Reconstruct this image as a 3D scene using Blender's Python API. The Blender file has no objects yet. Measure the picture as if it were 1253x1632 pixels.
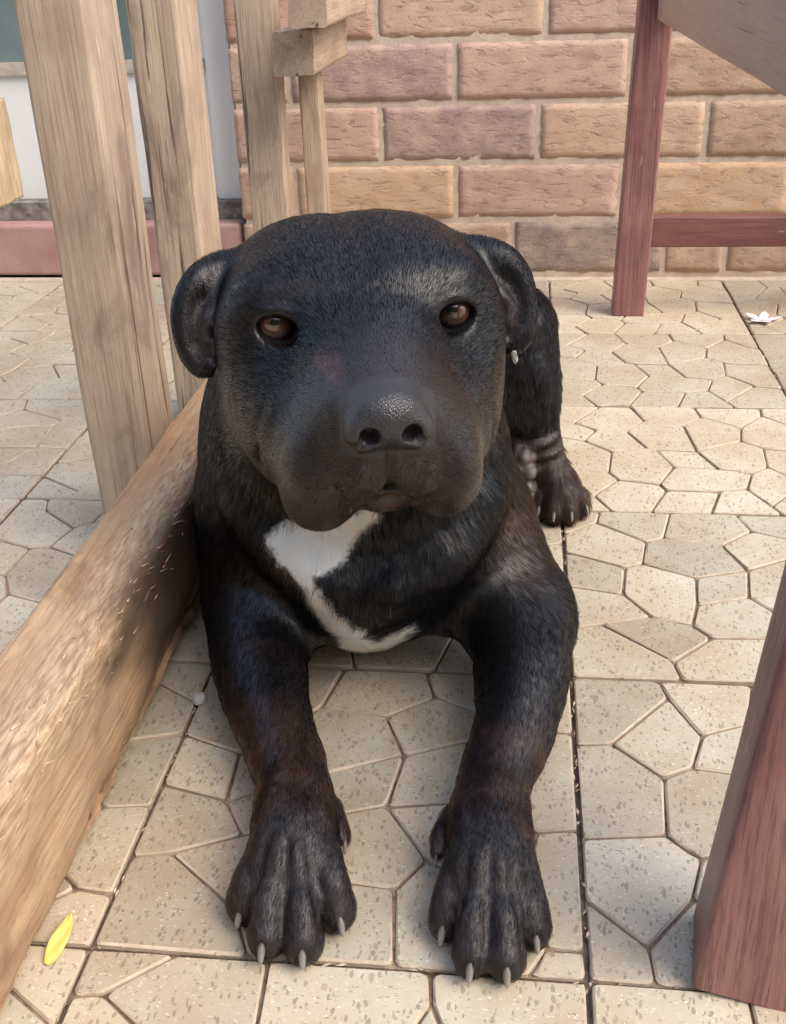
import bpy, bmesh, math, random
import numpy as np
from mathutils import Vector, Matrix, noise as mnoise

random.seed(7); RNG = np.random.default_rng(7)
scn = bpy.context.scene
col = scn.collection

# ------------------------------------------------------------------ camera, sky, sun, exposure
CAM_Z = 0.5372
cam_d = bpy.data.cameras.new('camera'); cam = bpy.data.objects.new('camera', cam_d); col.objects.link(cam)
PITCH, YAW, ROLL = math.radians(27.19), math.radians(7.2616), math.radians(-2.0103)
fwd = Vector((-math.sin(YAW)*math.cos(PITCH), math.cos(YAW)*math.cos(PITCH), -math.sin(PITCH)))
r0 = Vector((math.cos(YAW), math.sin(YAW), 0)); u0 = r0.cross(fwd)
rgt = r0*math.cos(ROLL) + u0*math.sin(ROLL); upv = u0*math.cos(ROLL) - r0*math.sin(ROLL)
cam.matrix_world = Matrix(((rgt.x, upv.x, -fwd.x, 0), (rgt.y, upv.y, -fwd.y, 0), (rgt.z, upv.z, -fwd.z, CAM_Z), (0, 0, 0, 1)))
cam_d.sensor_fit = 'VERTICAL'; cam_d.sensor_height = 24.0
cam_d.lens = 24.0*1750.34/1632.0
cam_d.clip_start = 0.02; cam_d.clip_end = 200
scn.camera = cam

SUN_EL, SUN_AZ = math.radians(50), math.radians(118)      # azimuth measured clockwise from +Y
world = bpy.data.worlds.new('World'); scn.world = world; world.use_nodes = True
wn = world.node_tree; wn.nodes.clear()
w_out = wn.nodes.new('ShaderNodeOutputWorld'); w_bg = wn.nodes.new('ShaderNodeBackground')
w_sky = wn.nodes.new('ShaderNodeTexSky'); w_sky.sky_type = 'NISHITA'; w_sky.sun_disc = False
w_sky.sun_elevation = SUN_EL; w_sky.sun_rotation = SUN_AZ
w_sky.air_density = 1.0; w_sky.dust_density = 3.0; w_sky.ozone_density = 1.0
w_hsv = wn.nodes.new('ShaderNodeHueSaturation'); w_hsv.inputs['Saturation'].default_value = 0.85
wn.links.new(w_sky.outputs[0], w_hsv.inputs['Color']); wn.links.new(w_hsv.outputs[0], w_bg.inputs['Color'])
w_bg.inputs['Strength'].default_value = 0.15
wn.links.new(w_bg.outputs[0], w_out.inputs['Surface'])
sun_d = bpy.data.lights.new('sun', 'SUN'); sun = bpy.data.objects.new('sun', sun_d); col.objects.link(sun)
sun_d.energy = 0.8; sun_d.angle = math.radians(42); sun_d.color = (1.0, 0.88, 0.70)
sd = Vector((math.sin(SUN_AZ)*math.cos(SUN_EL), math.cos(SUN_AZ)*math.cos(SUN_EL), math.sin(SUN_EL)))
sun.rotation_euler = sd.to_track_quat('Z', 'Y').to_euler()
scn.view_settings.view_transform = 'Standard'; scn.view_settings.look = 'None'
scn.view_settings.exposure = 1.26; scn.view_settings.gamma = 1; scn.view_settings.use_curve_mapping = False
try:
    scn.cycles.use_denoising = True
    scn.cycles.max_bounces = 8
except Exception:
    pass

# ------------------------------------------------------------------ helpers
def link_mesh(name, verts, faces, mat=None, parent=None, smooth=False, mats=None, fmat=None):
    me = bpy.data.meshes.new(name); me.from_pydata([tuple(v) for v in verts], [], faces)
    for m in (mats or ([mat] if mat else [])): me.materials.append(m)
    if fmat is not None: me.polygons.foreach_set('material_index', fmat)
    if smooth: me.polygons.foreach_set('use_smooth', [True]*len(me.polygons))
    me.update()
    o = bpy.data.objects.new(name, me); col.objects.link(o)
    if parent: o.parent = parent
    return o
def empty(name, loc=(0, 0, 0)):
    o = bpy.data.objects.new(name, None); col.objects.link(o); o.location = loc; o.empty_display_size = .02
    return o
def tag(o, label=None, cat=None, group=None, kind=None):
    if label: o['label'] = label
    if cat: o['category'] = cat
    if group: o['group'] = group
    if kind: o['kind'] = kind
    return o

class NT:
    """small helper to write node trees"""
    def __init__(s, name):
        s.m = bpy.data.materials.new(name); s.m.use_nodes = True; s.t = s.m.node_tree
        s.b = s.t.nodes['Principled BSDF']; s.out = s.t.nodes['Material Output']
    def n(s, typ, **kw):
        nd = s.t.nodes.new(typ)
        for k, v in kw.items():
            if k.startswith('i_'): nd.inputs[k[2:].replace('_', ' ')].default_value = v
            elif k.startswith('x'): nd.inputs[int(k[1:])].default_value = v
            else: setattr(nd, k, v)
        return nd
    def l(s, a, b): s.t.links.new(a, b)
    def mapping(s, scale, coord='Object', rot=(0, 0, 0)):
        tc = s.n('ShaderNodeNewGeometry' if coord == 'Position' else 'ShaderNodeTexCoord'); mp = s.n('ShaderNodeMapping'); mp.inputs['Scale'].default_value = scale; mp.inputs['Rotation'].default_value = rot
        s.l(tc.outputs[coord], mp.inputs['Vector']); return mp.outputs[0]
    def noise(s, vec, scale, detail=4, rough=.55, dist=0):
        nd = s.n('ShaderNodeTexNoise'); nd.inputs['Scale'].default_value = scale; nd.inputs['Detail'].default_value = detail
        nd.inputs['Roughness'].default_value = rough; nd.inputs['Distortion'].default_value = dist
        if vec is not None: s.l(vec, nd.inputs['Vector'])
        return nd.outputs[0]
    def ramp(s, fac, stops):
        r = s.n('ShaderNodeValToRGB'); e = r.color_ramp.elements
        while len(e) > 1: e.remove(e[-1])
        for k, (p, c) in enumerate(stops):
            c = (c, c, c, 1) if isinstance(c, (int, float)) else (*c, 1)
            if k == 0: e[0].position = p; e[0].color = c
            else: q = e.new(p); q.color = c
        s.l(fac, r.inputs[0]); return r.outputs[0]
    def mix(s, fac, a, b, mode='MIX'):
        x = s.n('ShaderNodeMix'); x.data_type = 'RGBA'; x.blend_type = mode
        for sock, v in ((x.inputs[0], fac), (x.inputs[6], a), (x.inputs[7], b)):
            if hasattr(v, 'links') or hasattr(v, 'is_linked'): s.l(v, sock)
            else: sock.default_value = v if not isinstance(v, tuple) else (*v, 1)
        return x.outputs[2]
    def math(s, op, a, b=0.0):
        x = s.n('ShaderNodeMath', operation=op)
        for k, v in enumerate((a, b)):
            if hasattr(v, 'is_linked'): s.l(v, x.inputs[k])
            else: x.inputs[k].default_value = v
        return x.outputs[0]
    def bump(s, h, strength=.5, dist=.001, normal=None):
        x = s.n('ShaderNodeBump'); x.inputs['Strength'].default_value = strength; x.inputs['Distance'].default_value = dist
        s.l(h, x.inputs['Height'])
        if normal is not None: s.l(normal, x.inputs['Normal'])
        s.l(x.outputs[0], s.b.inputs['Normal']); return x.outputs[0]
    def color(s, c): s.l(c, s.b.inputs['Base Color'])
    def rough(s, r):
        if hasattr(r, 'is_linked'): s.l(r, s.b.inputs['Roughness'])
        else: s.b.inputs['Roughness'].default_value = r

# ------------------------------------------------------------------ floor: cast paving tiles with irregular raised stones
TS, OX, OY = .30, .0470, .4508
def graph_faces(V, E):
    """faces of a planar graph inside the unit square; nodes near the rim are snapped to it and joined along it"""
    V = {k: np.array(v, float) for k, v in V.items()}; edges = set(); deg = {}
    for line in E:
        ns = line.split()
        for a, b in zip(ns[:-1], ns[1:]): edges.add((a, b)); deg[a] = deg.get(a, 0)+1; deg[b] = deg.get(b, 0)+1
    rim = []
    for k in list(V):
        if k in deg and (deg[k] == 1 or min(V[k].min(), (1-V[k]).min()) < .0201):
            d = [(V[k][0], 0), (1-V[k][0], 1), (V[k][1], 2), (1-V[k][1], 3)]; _, s = min(d)
            V[k][(0, 0, 1, 1)[s]] = (0, 1, 0, 1)[s]; rim.append(k)
    for n_, p in (('_a', (0, 0)), ('_b', (1, 0)), ('_c', (1, 1)), ('_d', (0, 1))): V[n_] = np.array(p, float); rim.append(n_)
    def per(p):
        x, y = p
        return x if y == 0 else (1+y if x == 1 else (3-x if y == 1 else 4-y))
    rim = sorted(set(rim), key=lambda k: per(V[k])); edges |= {(rim[i], rim[(i+1) % len(rim)]) for i in range(len(rim))}
    nb = {}
    for a, b in edges: nb.setdefault(a, set()).add(b); nb.setdefault(b, set()).add(a)
    order = {a: sorted(nb[a], key=lambda b: math.atan2(*(V[b]-V[a])[::-1])) for a in nb}
    seen = set(); faces = []
    for a in nb:
        for b in nb[a]:
            if (a, b) in seen: continue
            f = []; u, v = a, b
            while (u, v) not in seen:
                seen.add((u, v)); f.append(u); o = order[v]; u, v = v, o[(o.index(u)-1) % len(o)]
            P = np.array([V[k] for k in f]); ar = .5*np.sum(P[:, 0]*np.roll(P[:, 1], -1)-np.roll(P[:, 0], -1)*P[:, 1])
            if ar > .002: faces.append(P)
    return faces
MOLD = graph_faces({'t1': (.189, 1), 'a': (.069, .811), 'b': (.157, .739), 'c': (.103, .622), 'd': (.204, .517), 'e': (.182, .324), 'f': (.214, .263), 'g': (.118, .123), 'h': (.174, 0), 't2': (.317, 1), 'i': (.362, .844), 'j': (.280, .720), 'k': (.344, .556), 'k2': (.378, .538), 'l': (.432, .380), 'm': (.362, .227), 'n': (.382, .177), 'o': (.310, 0), 't3': (.587, 1), 'u': (.599, .889), 'p': (.516, .788), 'q': (.538, .534), 'r': (.598, .363), 'v': (.746, .775), 't4': (.863, 1), 'w': (.723, .640), 'x': (.796, .574), 'y': (.782, .395), 'z': (.713, .335), 'ab': (.673, .199), 's': (.571, .172), 'dd': (.517, 0), 'ac': (.735, .064), 'nn': (.760, 0), 'R': (.885, .257), 'tr': (.955, .793), 't44': (.853, .915), 'eL': (0, .34), 'trr': (1, .78), 'Rr': (1, .23), 'cL': (0, .66), 'xr': (1, .54)},
    ['t1 a b c d e f g h', 'd k', 'f m', 'e eL', 'c cL', 't2 i j k k2 l m n o', 'i p', 'k2 q', 'l r', 'n s ab', 't3 u p q r z', 'u v', 't4 t44 v w q', 't44 tr trr', 'w x y z ab ac nn', 's dd', 'y R ac', 'R Rr', 'x xr'])
R1 = graph_faces({'A': (.231, 1), 'B': (.252, .925), 'C': (.090, .719), 'Cl': (0, .711), 'D': (.204, .602), 'E': (.279, .644), 'F': (.317, .771), 'Gt': (.438, .827), 'T': (.480, 1), 'H': (.192, .410), 'Hl': (0, .382), 'J': (.224, .371), 'K': (.260, .346), 'L': (.225, .224), 'M': (.122, .088), 'N': (0, .203), 'O': (.127, 0), 'Er': (.507, .612), 'Kr': (.361, .368), 'Lr': (.288, .207), 'Gx': (.70, .78), 'Er2': (.62, .58), 'Kx': (.52, .36), 'Lx': (.50, .19), 'Lb': (.55, 0), 'Ex': (1, .55), 'Gy': (.78, 1), 'Lz': (1, .2)},
    ['A B C Cl', 'C D E F B', 'F Gt T', 'Gt Gx Er2 Er E', 'Gx Gy', 'D H Hl', 'H J K Kr Kx Er2', 'K L M N', 'L Lr Lx Kx', 'M O', 'Lx Lb', 'Er2 Ex', 'Lx Lz'])
R2 = graph_faces({'a': (.115, .915), 'al': (0, .829), 'b': (.272, .785), 'c': (.333, .817), 'd': (.375, 1), 'e': (.248, .638), 'f': (.188, .608), 'fl': (0, .698), 'g': (.172, .443), 'gl': (0, .485), 'h': (.246, .318), 'hl': (0, .239), 's': (.092, .269), 'i': (.360, .280), 'j': (.407, .558), 'o': (.387, .392), 'k': (.575, .614), 'l': (.518, .774), 'm': (.633, .876), 'mt': (.600, 1), 'mr': (.734, .827), 'kr': (.707, .690), 'n': (.550, .445), 'nr': (.661, .458), 'n2': (.622, .342), 'p': (.406, .214), 'q': (.282, .081), 'r': (.298, 0), 'pr': (.602, .224), 'mx': (.85, .77), 'kx': (.85, .70), 'nx': (.86, .47), 'px': (.76, .2), 'mz': (1, .8), 'nz': (1, .45), 'pz': (1, .2), 'pb': (.72, 0), 'at': (.13, 1)},
    ['d c b a al', 'a at', 'b e f fl', 'f g gl', 'g h s hl', 'h i o j e', 'j k l c', 'l m mt', 'm mr mx mz', 'k kr kx mx', 'k n o', 'n nr nx kx', 'n n2 pr p', 'pr px pz', 'px nx', 'nx nz', 'px pb', 'p q s', 'q r', 'p i'])
C1 = graph_faces({'T1': (.372, 1), 'a': (.335, .820), 'b': (.515, .792), 'c': (.635, .884), 'T2': (.604, 1), 'M': (.865, .767), 'Me': (1, .757), 'e': (.578, .640), 'f': (.398, .561), 'h': (.554, .454), 'i': (.443, .418), 'j': (.706, .478), 'j2': (.837, .496), 'k': (.662, .292), 'l': (.601, .200), 'm': (.481, .213), 'n': (.622, 0), 'o': (.904, .394), 'oe': (1, .409), 'p': (.926, .071), 'pe': (1, .071), 'E1': (0, .679), 'q': (.164, .617), 's': (.169, .443), 'E2': (0, .489), 't': (.234, .336), 'u': (.085, .267), 'E3': (0, .248), 'v': (.269, .118), 'f2': (.292, .517), 'i2': (.328, .380), 'm2': (.339, .220), 'nb': (.325, 0), 'p0': (.869, .184), 'pb': (.889, 0)},
    ['T1 a b c T2', 'c M Me', 'b e M', 'e f f2 s', 'q a', 'E1 q s E2', 's t u E3', 'u v nb', 'v m2 m l', 't i2 i h e', 'i2 m2', 'h k l n', 'h j j2 o oe', 'o p0 p pe', 'p0 k', 'p pb'])
C0 = graph_faces({'T3': (.183, 1), 'w': (.062, .893), 'we': (0, .882), 'w2': (.150, .830), 'w3': (.2, .55), 'w4': (0, .5), 'T4': (.368, 1), 'T4b': (.388, .70), 'T5': (.695, 1), 'x': (.704, .925), 'x1': (.6, .72), 'x2': (.80, .70), 'xb': (.69, .5), 'xe': (1, .62), 'wb': (.35, .45), 'wz': (.3, 0), 'xz': (.7, 0)},
    ['T3 w we', 'w w2 w3 w4', 'T4 T4b wb w3', 'T5 x x1 T4b', 'x x2 xb x1', 'x2 xe', 'wb wz', 'xb xz', 'wb xb'])
L1 = graph_faces({'a': (.099, 1), 'b': (.127, .909), 'c': (.283, .779), 'd': (.251, .638), 'e': (.410, .559), 'f': (.365, .284), 'g': (.409, .220), 'g2': (.450, .205), 'h': (0, .70), 'i': (.184, .626), 'j': (.177, .445), 'k': (.238, .326), 'l': (.395, .409), 'l2': (.475, .422), 'm': (.357, 1), 'm2': (.338, .820), 'n': (0, .444), 'gb': (.46, 0), 'lx': (.65, .5), 'ly': (1, .45), 'lz': (.6, 1), 'kb': (.2, 0)},
    ['a b c d e l f g g2 gb', 'l l2 lx ly', 'lx lz', 'h i j k f', 'n j', 'm m2 c', 'k kb', 'i d', 'e lx'])
SPECIAL = {(-1, 0): (C1, 0), (0, 0): (R1, 0), (0, 1): (R2, 0), (0, 2): (MOLD, 0), (0, 3): (MOLD, 0), (0, 4): (MOLD, 0), (-1, -1): (C0, 0), (-2, 1): (L1, 0), (0, -1): (C0, 2), (1, 3): (MOLD, 2), (1, 4): (R2, 1)}

fm_ = NT('paving_top'); co = fm_.mapping((1, 1, 1))
big = fm_.noise(co, 7, 4, .6); fine = fm_.noise(co, 420, 3, .7); med = fm_.noise(co, 42, 4, .6)
oi = fm_.n('ShaderNodeObjectInfo')
base = fm_.mix(fm_.ramp(med, [(.3, 0.), (.7, 1.)]), (.505, .455, .345), (.60, .55, .435))
base = fm_.mix(fm_.ramp(big, [(.36, 0.), (.62, .85)]), base, (.44, .335, .225))
base = fm_.mix(fm_.math('MULTIPLY', fine, .35), base, (.34, .29, .22))
def chips(scale, thr, size, stretch, rot, seed):
    mp = fm_.mapping((stretch[0], stretch[1], 1), rot=(0, 0, rot)); w = fm_.n('ShaderNodeVectorMath', operation='ADD'); nn_ = fm_.n('ShaderNodeTexNoise', i_Scale=scale*.8); fm_.l(mp, nn_.inputs['Vector'])
    sc_ = fm_.n('ShaderNodeVectorMath', operation='SCALE'); fm_.l(nn_.outputs['Color'], sc_.inputs[0]); sc_.inputs['Scale'].default_value = 1.1/scale
    fm_.l(mp, w.inputs[0]); fm_.l(sc_.outputs[0], w.inputs[1])
    v = fm_.n('ShaderNodeTexVoronoi', i_Scale=scale, voronoi_dimensions='2D'); v.inputs['Randomness'].default_value = 1; fm_.l(w.outputs[0], v.inputs['Vector'])
    sp = fm_.n('ShaderNodeSeparateColor'); fm_.l(v.outputs['Color'], sp.inputs[0])
    inside = fm_.math('LESS_THAN', v.outputs['Distance'], fm_.math('MULTIPLY', sp.outputs[1], size))
    return fm_.math('MULTIPLY', inside, fm_.math('LESS_THAN', sp.outputs[0], thr)), sp.outputs[2]
m1, h1 = chips(340, .36, .46, (1, .5), .5, 1)
m2_, h2 = chips(680, .42, .50, (.55, 1), -.4, 2)
m3, h3 = chips(190, .08, .34, (1, .5), 1.2, 3)
base = fm_.mix(fm_.math('MULTIPLY', m2_, .75), base, fm_.mix(h2, (.20, .165, .12), (.70, .64, .54)))
base = fm_.mix(fm_.math('MULTIPLY', m1, .55), base, fm_.mix(h1, (.105, .085, .055), (.27, .22, .15)))
base = fm_.mix(fm_.math('MULTIPLY', m3, .6), base, fm_.mix(h3, (.14, .11, .085), (.36, .25, .20)))
hs = fm_.n('ShaderNodeHueSaturation'); fm_.l(base, hs.inputs['Color']); fm_.l(fm_.math('ADD', .80, fm_.math('MULTIPLY', oi.outputs['Random'], .34)), hs.inputs['Value'])
fm_.color(hs.outputs[0]); fm_.rough(fm_.math('ADD', .5, fm_.math('MULTIPLY', fine, .3))); fm_.bump(fm_.math('ADD', fine, fm_.math('MULTIPLY', med, .8)), .35, .0012)
rm = NT('paving_rim'); co = rm.mapping((1, 1, 1)); k = rm.noise(co, 60, 4, .7)
rm.color(rm.mix(rm.ramp(k, [(.35, 0.), (.65, 1.)]), (.43, .34, .25), (.56, .47, .36))); rm.rough(.8); rm.bump(rm.noise(co, 500, 3), .5, .001)
gm = NT('joint_dirt'); co = gm.mapping((1, 1, 1)); k = gm.noise(co, 90, 5, .7)
gm.color(gm.mix(rm_ := gm.ramp(k, [(.35, 0.), (.7, 1.)]), (.12, .082, .055), (.36, .27, .195))); gm.rough(.95); gm.bump(gm.noise(co, 700, 3), .8, .001)

ground = link_mesh('ground', [(-25, -25, -.012), (25, -25, -.012), (25, 25, -.012), (-25, 25, -.012)], [(0, 1, 2, 3)], fm_.m); tag(ground, kind='structure')
FX0, FX1, FY0, FY1 = OX-5*TS, OX+5*TS, OY-2*TS, 2.30
floor = link_mesh('patio_floor', [(x, y, z) for z in (-.0115, -.0062) for x, y in ((FX0, FY0), (FX1, FY0), (FX1, FY1), (FX0, FY1))], [(3, 2, 1, 0), (4, 5, 6, 7), (0, 1, 5, 4), (1, 2, 6, 5), (2, 3, 7, 6), (3, 0, 4, 7)], gm.m); tag(floor, kind='structure')
def inset(P, d):
    n = len(P); E_ = np.roll(P, -1, 0)-P; L = np.linalg.norm(E_, axis=1); N_ = np.stack([-E_[:, 1], E_[:, 0]], 1)/L[:, None]; out = []
    for i in range(n):
        n0, n1 = N_[i-1], N_[i]; den_ = 1+n0@n1; out.append(P[i]+(n0+n1)*d/max(den_, .35))
    return np.array(out)
def rounded(P, r):
    out = []
    for i in range(len(P)):
        a, b, c = P[i-1], P[i], P[(i+1) % len(P)]; u, v = a-b, c-b; lu, lv = np.linalg.norm(u), np.linalg.norm(v); q = min(r, .3*lu, .3*lv)
        p0, p1 = b+u/lu*q, b+v/lv*q
        out += [p0, .25*p0+.5*b+.25*p1, p1] if q > .0008 else [b]
    return np.array(out)
def clean(P):
    keep = [i for i in range(len(P)) if np.linalg.norm(P[i]-P[i-1]) > .0045]; P = P[keep]
    ok = []
    for i in range(len(P)):
        a, b = P[i]-P[i-1], P[(i+1) % len(P)]-P[i]
        if abs(a[0]*b[1]-a[1]*b[0]) > .015*np.linalg.norm(a)*np.linalg.norm(b): ok.append(i)
    return P[ok] if len(ok) > 2 else P
def stone_geo(P, rng, gap):
    P = clean(P)
    A = rounded(inset(P, gap*.5), .004); B = rounded(inset(P, gap*.5+.0012), .004)
    if len(A) != len(B): return None
    n = len(A); dz = rng.uniform(-.0006, .0005); tx, ty = rng.normal(0, .006, 2); c = P.mean(0)
    zt = lambda p, o: dz+o+(p[0]-c[0])*tx+(p[1]-c[1])*ty
    jit = lambda p: p+rng.normal(0, .00035, 2)
    v = [(*p, -.0060) for p in A]+[(*jit(p), zt(p, -.0012+rng.normal(0, .0003))) for p in A]+[(*jit(p), zt(p, 0)) for p in B]
    f = [(i, (i+1) % n, n+(i+1) % n, n+i) for i in range(n)]+[(n+i, n+(i+1) % n, 2*n+(i+1) % n, 2*n+i) for i in range(n)]+[tuple(range(2*n, 3*n))]
    return v, f, [1]*(2*n)+[0]
frng = np.random.default_rng(11); tiles = []
for j in range(-2, 5):
    for i in range(-5, 5):
        tiles.append((i, j))
view = lambda i, j: (OX+(i+.5)*TS)**2*.55+(OY+(j+.5)*TS)**2+(.6 if j < -1 or i > 1 or i < -4 else 0)
own = set(sorted(tiles, key=lambda t: view(*t))[:20])
for (i, j) in tiles:
    faces, rot = SPECIAL.get((i, j), (None, 0))
    if faces is None: faces, rot = (MOLD, R2, MOLD)[frng.integers(3)], int(frng.integers(4))
    x0, y0 = OX+i*TS, OY+j*TS
    bed = link_mesh('paving_tile', [(x0+sx*(TS-.003)+.0015, y0+sy*(TS-.003)+.0015, z) for z in (-.0060, -.0034) for sx, sy in ((0, 0), (1, 0), (1, 1), (0, 1))], [(4, 5, 6, 7), (0, 1, 5, 4), (1, 2, 6, 5), (2, 3, 7, 6), (3, 0, 4, 7)], gm.m, floor)
    allv, allf, allm = [], [], []
    for P in faces:
        P = P-.5
        for _ in range(rot): P = np.stack([-P[:, 1], P[:, 0]], 1)
        P = (P+.5)*(TS-.0016)+.0008+np.array((x0, y0))
        g = stone_geo(P, frng, .0022)
        if g is None: continue
        if (i, j) in own: link_mesh('stone', g[0], g[1], None, bed, mats=[fm_.m, rm.m], fmat=g[2])
        else:
            o = len(allv); allv += g[0]; allf += [tuple(q+o for q in f) for f in g[1]]; allm += g[2]
    if allv: tag(link_mesh('stone_field', allv, allf, None, bed, mats=[fm_.m, rm.m], fmat=allm), kind='stuff')

# ------------------------------------------------------------------ brick wall with its bricks laid one by one
WY, WX0, CH = 1.974, -.512, .0985
bm_ = NT('brick'); co = bm_.mapping((1, 1, 1), 'Position'); oi = bm_.n('ShaderNodeObjectInfo')
st = bm_.mapping((12, 12, 34), 'Position'); n1 = bm_.noise(st, 3.0, 6, .65, .6); n2 = bm_.noise(co, 24, 4, .6); n3 = bm_.noise(co, 330, 3, .7)
c = bm_.mix(bm_.ramp(n2, [(.3, 0.), (.75, .75)]), oi.outputs['Color'], (.60, .45, .34))
c = bm_.mix(bm_.ramp(n1, [(.36, .5), (.45, 0.)]), c, (.26, .17, .13))
c = bm_.mix(bm_.ramp(n3, [(.58, 0.), (.74, .5)]), c, (.72, .60, .48))
pv = bm_.n('ShaderNodeTexVoronoi', i_Scale=150.0); bm_.l(co, pv.inputs['Vector']); pit = bm_.ramp(pv.outputs['Distance'], [(.05, 0.), (.3, 1.)]); c = bm_.mix(bm_.ramp(pv.outputs['Distance'], [(.08, .45), (.2, 0.)]), c, (.30, .20, .15))
bm_.color(c); bm_.rough(.9); bm_.bump(bm_.math('ADD', bm_.ramp(n1, [(.3, 0.), (.5, 1.)]), bm_.math('ADD', bm_.math('MULTIPLY', n3, .4), bm_.math('MULTIPLY', pit, .35))), .5, .0025)
mo = NT('mortar'); co = mo.mapping((1, 1, 1)); k = mo.noise(co, 40, 5, .65)
mo.color(mo.mix(mo.ramp(k, [(.3, 0.), (.7, 1.)]), (.46, .36, .28), (.66, .56, .45))); mo.rough(.95); mo.bump(mo.noise(co, 260, 4, .7), .6, .002)
def slab(name, x0, x1, y0, y1, z0, z1, mat, parent=None):
    return link_mesh(name, [(x, y, z) for z in (z0, z1) for x, y in ((x0, y0), (x1, y0), (x1, y1), (x0, y1))], [(3, 2, 1, 0), (4, 5, 6, 7), (0, 1, 5, 4), (1, 2, 6, 5), (2, 3, 7, 6), (3, 0, 4, 7)], mat, parent)
wall = slab('brick_wall', WX0+.010, 1.75, WY+.0020, WY+.14, -.004, 1.105, mo.m)
tag(wall, 'rough-faced brick wall in orange, pink and purple courses behind the dog', 'wall')
def brick_mesh(L, seed, rl=False):
    nx, nz, Hh, Dp = 26, 9, .0875, .10; v, f = [], []
    for iz in range(nz+1):
        for ix in range(nx+1):
            x, z = L*ix/nx, Hh*iz/nz; e = min(x, L-x, z, Hh-z); edge = max(0, 1-e/.007)
            r = mnoise.fractal(Vector((x*38+seed*9, z*115, seed*3.1)), .7, 2.1, 4)
            y = -.0022*r-.0008*mnoise.noise(Vector((x*210, z*260, seed)))+.0020*edge**2*(.8+.5*mnoise.noise(Vector((x*60, z*60, seed))))
            v.append((x+.0012*mnoise.noise(Vector((x*50, z*50, seed+5)))*(edge > 0), y, z+.0014*mnoise.noise(Vector((x*45, z*50, seed+9)))*(edge > 0)))
    W_ = nx+1
    for iz in range(nz):
        for ix in range(nx): f.append((iz*W_+ix, iz*W_+ix+1, (iz+1)*W_+ix+1, (iz+1)*W_+ix))
    ring = [ix for ix in range(W_)]+[iz*W_+nx for iz in range(1, nz+1)]+[nz*W_+ix for ix in range(nx-1, -1, -1)]+[iz*W_ for iz in range(nz-1, 0, -1)]
    o = len(v); v += [(v[r][0], Dp, v[r][2]) for r in ring]; n = len(ring)
    f += [(ring[(q+1) % n], ring[q], o+q, o+(q+1) % n) for q in range(n)]
    me = bpy.data.meshes.new('brick'); me.from_pydata(v, [], f); me.materials.append(bm_.m); me.polygons.foreach_set('use_smooth', [True]*len(me.polygons)); me.update(); return me
fil = link_mesh('cement_fillet', [(x, y, z) for z in (-.006, -.0008) for x, y in ((FX0, 1.9525), (FX1, 1.9525), (FX1, WY+.0025), (FX0, WY+.0025))], [(3, 2, 1, 0), (4, 5, 6, 7), (0, 1, 5, 4), (1, 2, 6, 5), (2, 3, 7, 6), (3, 0, 4, 7)], mo.m); tag(fil, kind='structure')
BM = {}
def add_brick(x0, x1, row, colr):
    L = round(x1-x0-.0105, 3); key = (L, len(BM) % 3 if L != .275 else int(frng.integers(5)))
    if key not in BM: BM[key] = brick_mesh(L, len(BM)+1)
    b = bpy.data.objects.new('brick', BM[key]); col.objects.link(b); b.parent = wall; b.location = (x0+.00525, WY-.0012+float(np.clip(frng.normal(0, .0007), -.0012, .0012)), .0035+row*CH+.0052+.001); b.color = (*colr, 1)
TAN, PINK, PURP, ORG, BRN, DRK, CORAL = (.54, .365, .26), (.50, .325, .26), (.34, .225, .215), (.59, .375, .215), (.42, .28, .19), (.20, .16, .14), (.42, .235, .175)
rows = {0: ([-.512, -.30, -.02, .068, .300, .445, .73, 1.015, 1.30, 1.585, 1.75], [BRN, BRN, DRK, DRK, BRN, BRN, DRK, BRN, DRK, BRN]),
        1: ([-.512, -.405, -.121, .164, .449, .734, 1.019, 1.304, 1.589, 1.75], [CORAL, ORG, PINK, ORG, TAN, ORG, PINK, TAN, ORG]),
        2: ([-.512, -.250, .020, .300, .585, .87, 1.155, 1.44, 1.75], [PINK, PURP, TAN, BRN, ORG, PINK, PURP, TAN]),
        3: ([-.512, -.405, -.121, .167, .45, .735, 1.02, 1.305, 1.59, 1.75], [CORAL, PURP, PINK, BRN, TAN, PINK, ORG, PURP, TAN]),
        4: ([-.512, -.252, .028, .31, .595, .88, 1.165, 1.45, 1.75], [CORAL, TAN, PINK, TAN, PURP, ORG, TAN, PINK])}
rows[0] = ([-.512, -.262, -.020, .246, .352, .640, .925, 1.21, 1.495, 1.75], [BRN, BRN, DRK, BRN, BRN, DRK, BRN, DRK, BRN])
for r in range(5, 11):
    src = rows[3 if r % 2 else 4]; pal = [TAN, PINK, PURP, ORG, BRN]; rows[r] = (src[0], [pal[int(frng.integers(5))] for _ in src[1]])
for r, (xs, cs2) in rows.items():
    for a_, b_, c_ in zip(xs[:-1], xs[1:], cs2): add_brick(a_, b_, r, c_)

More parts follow.
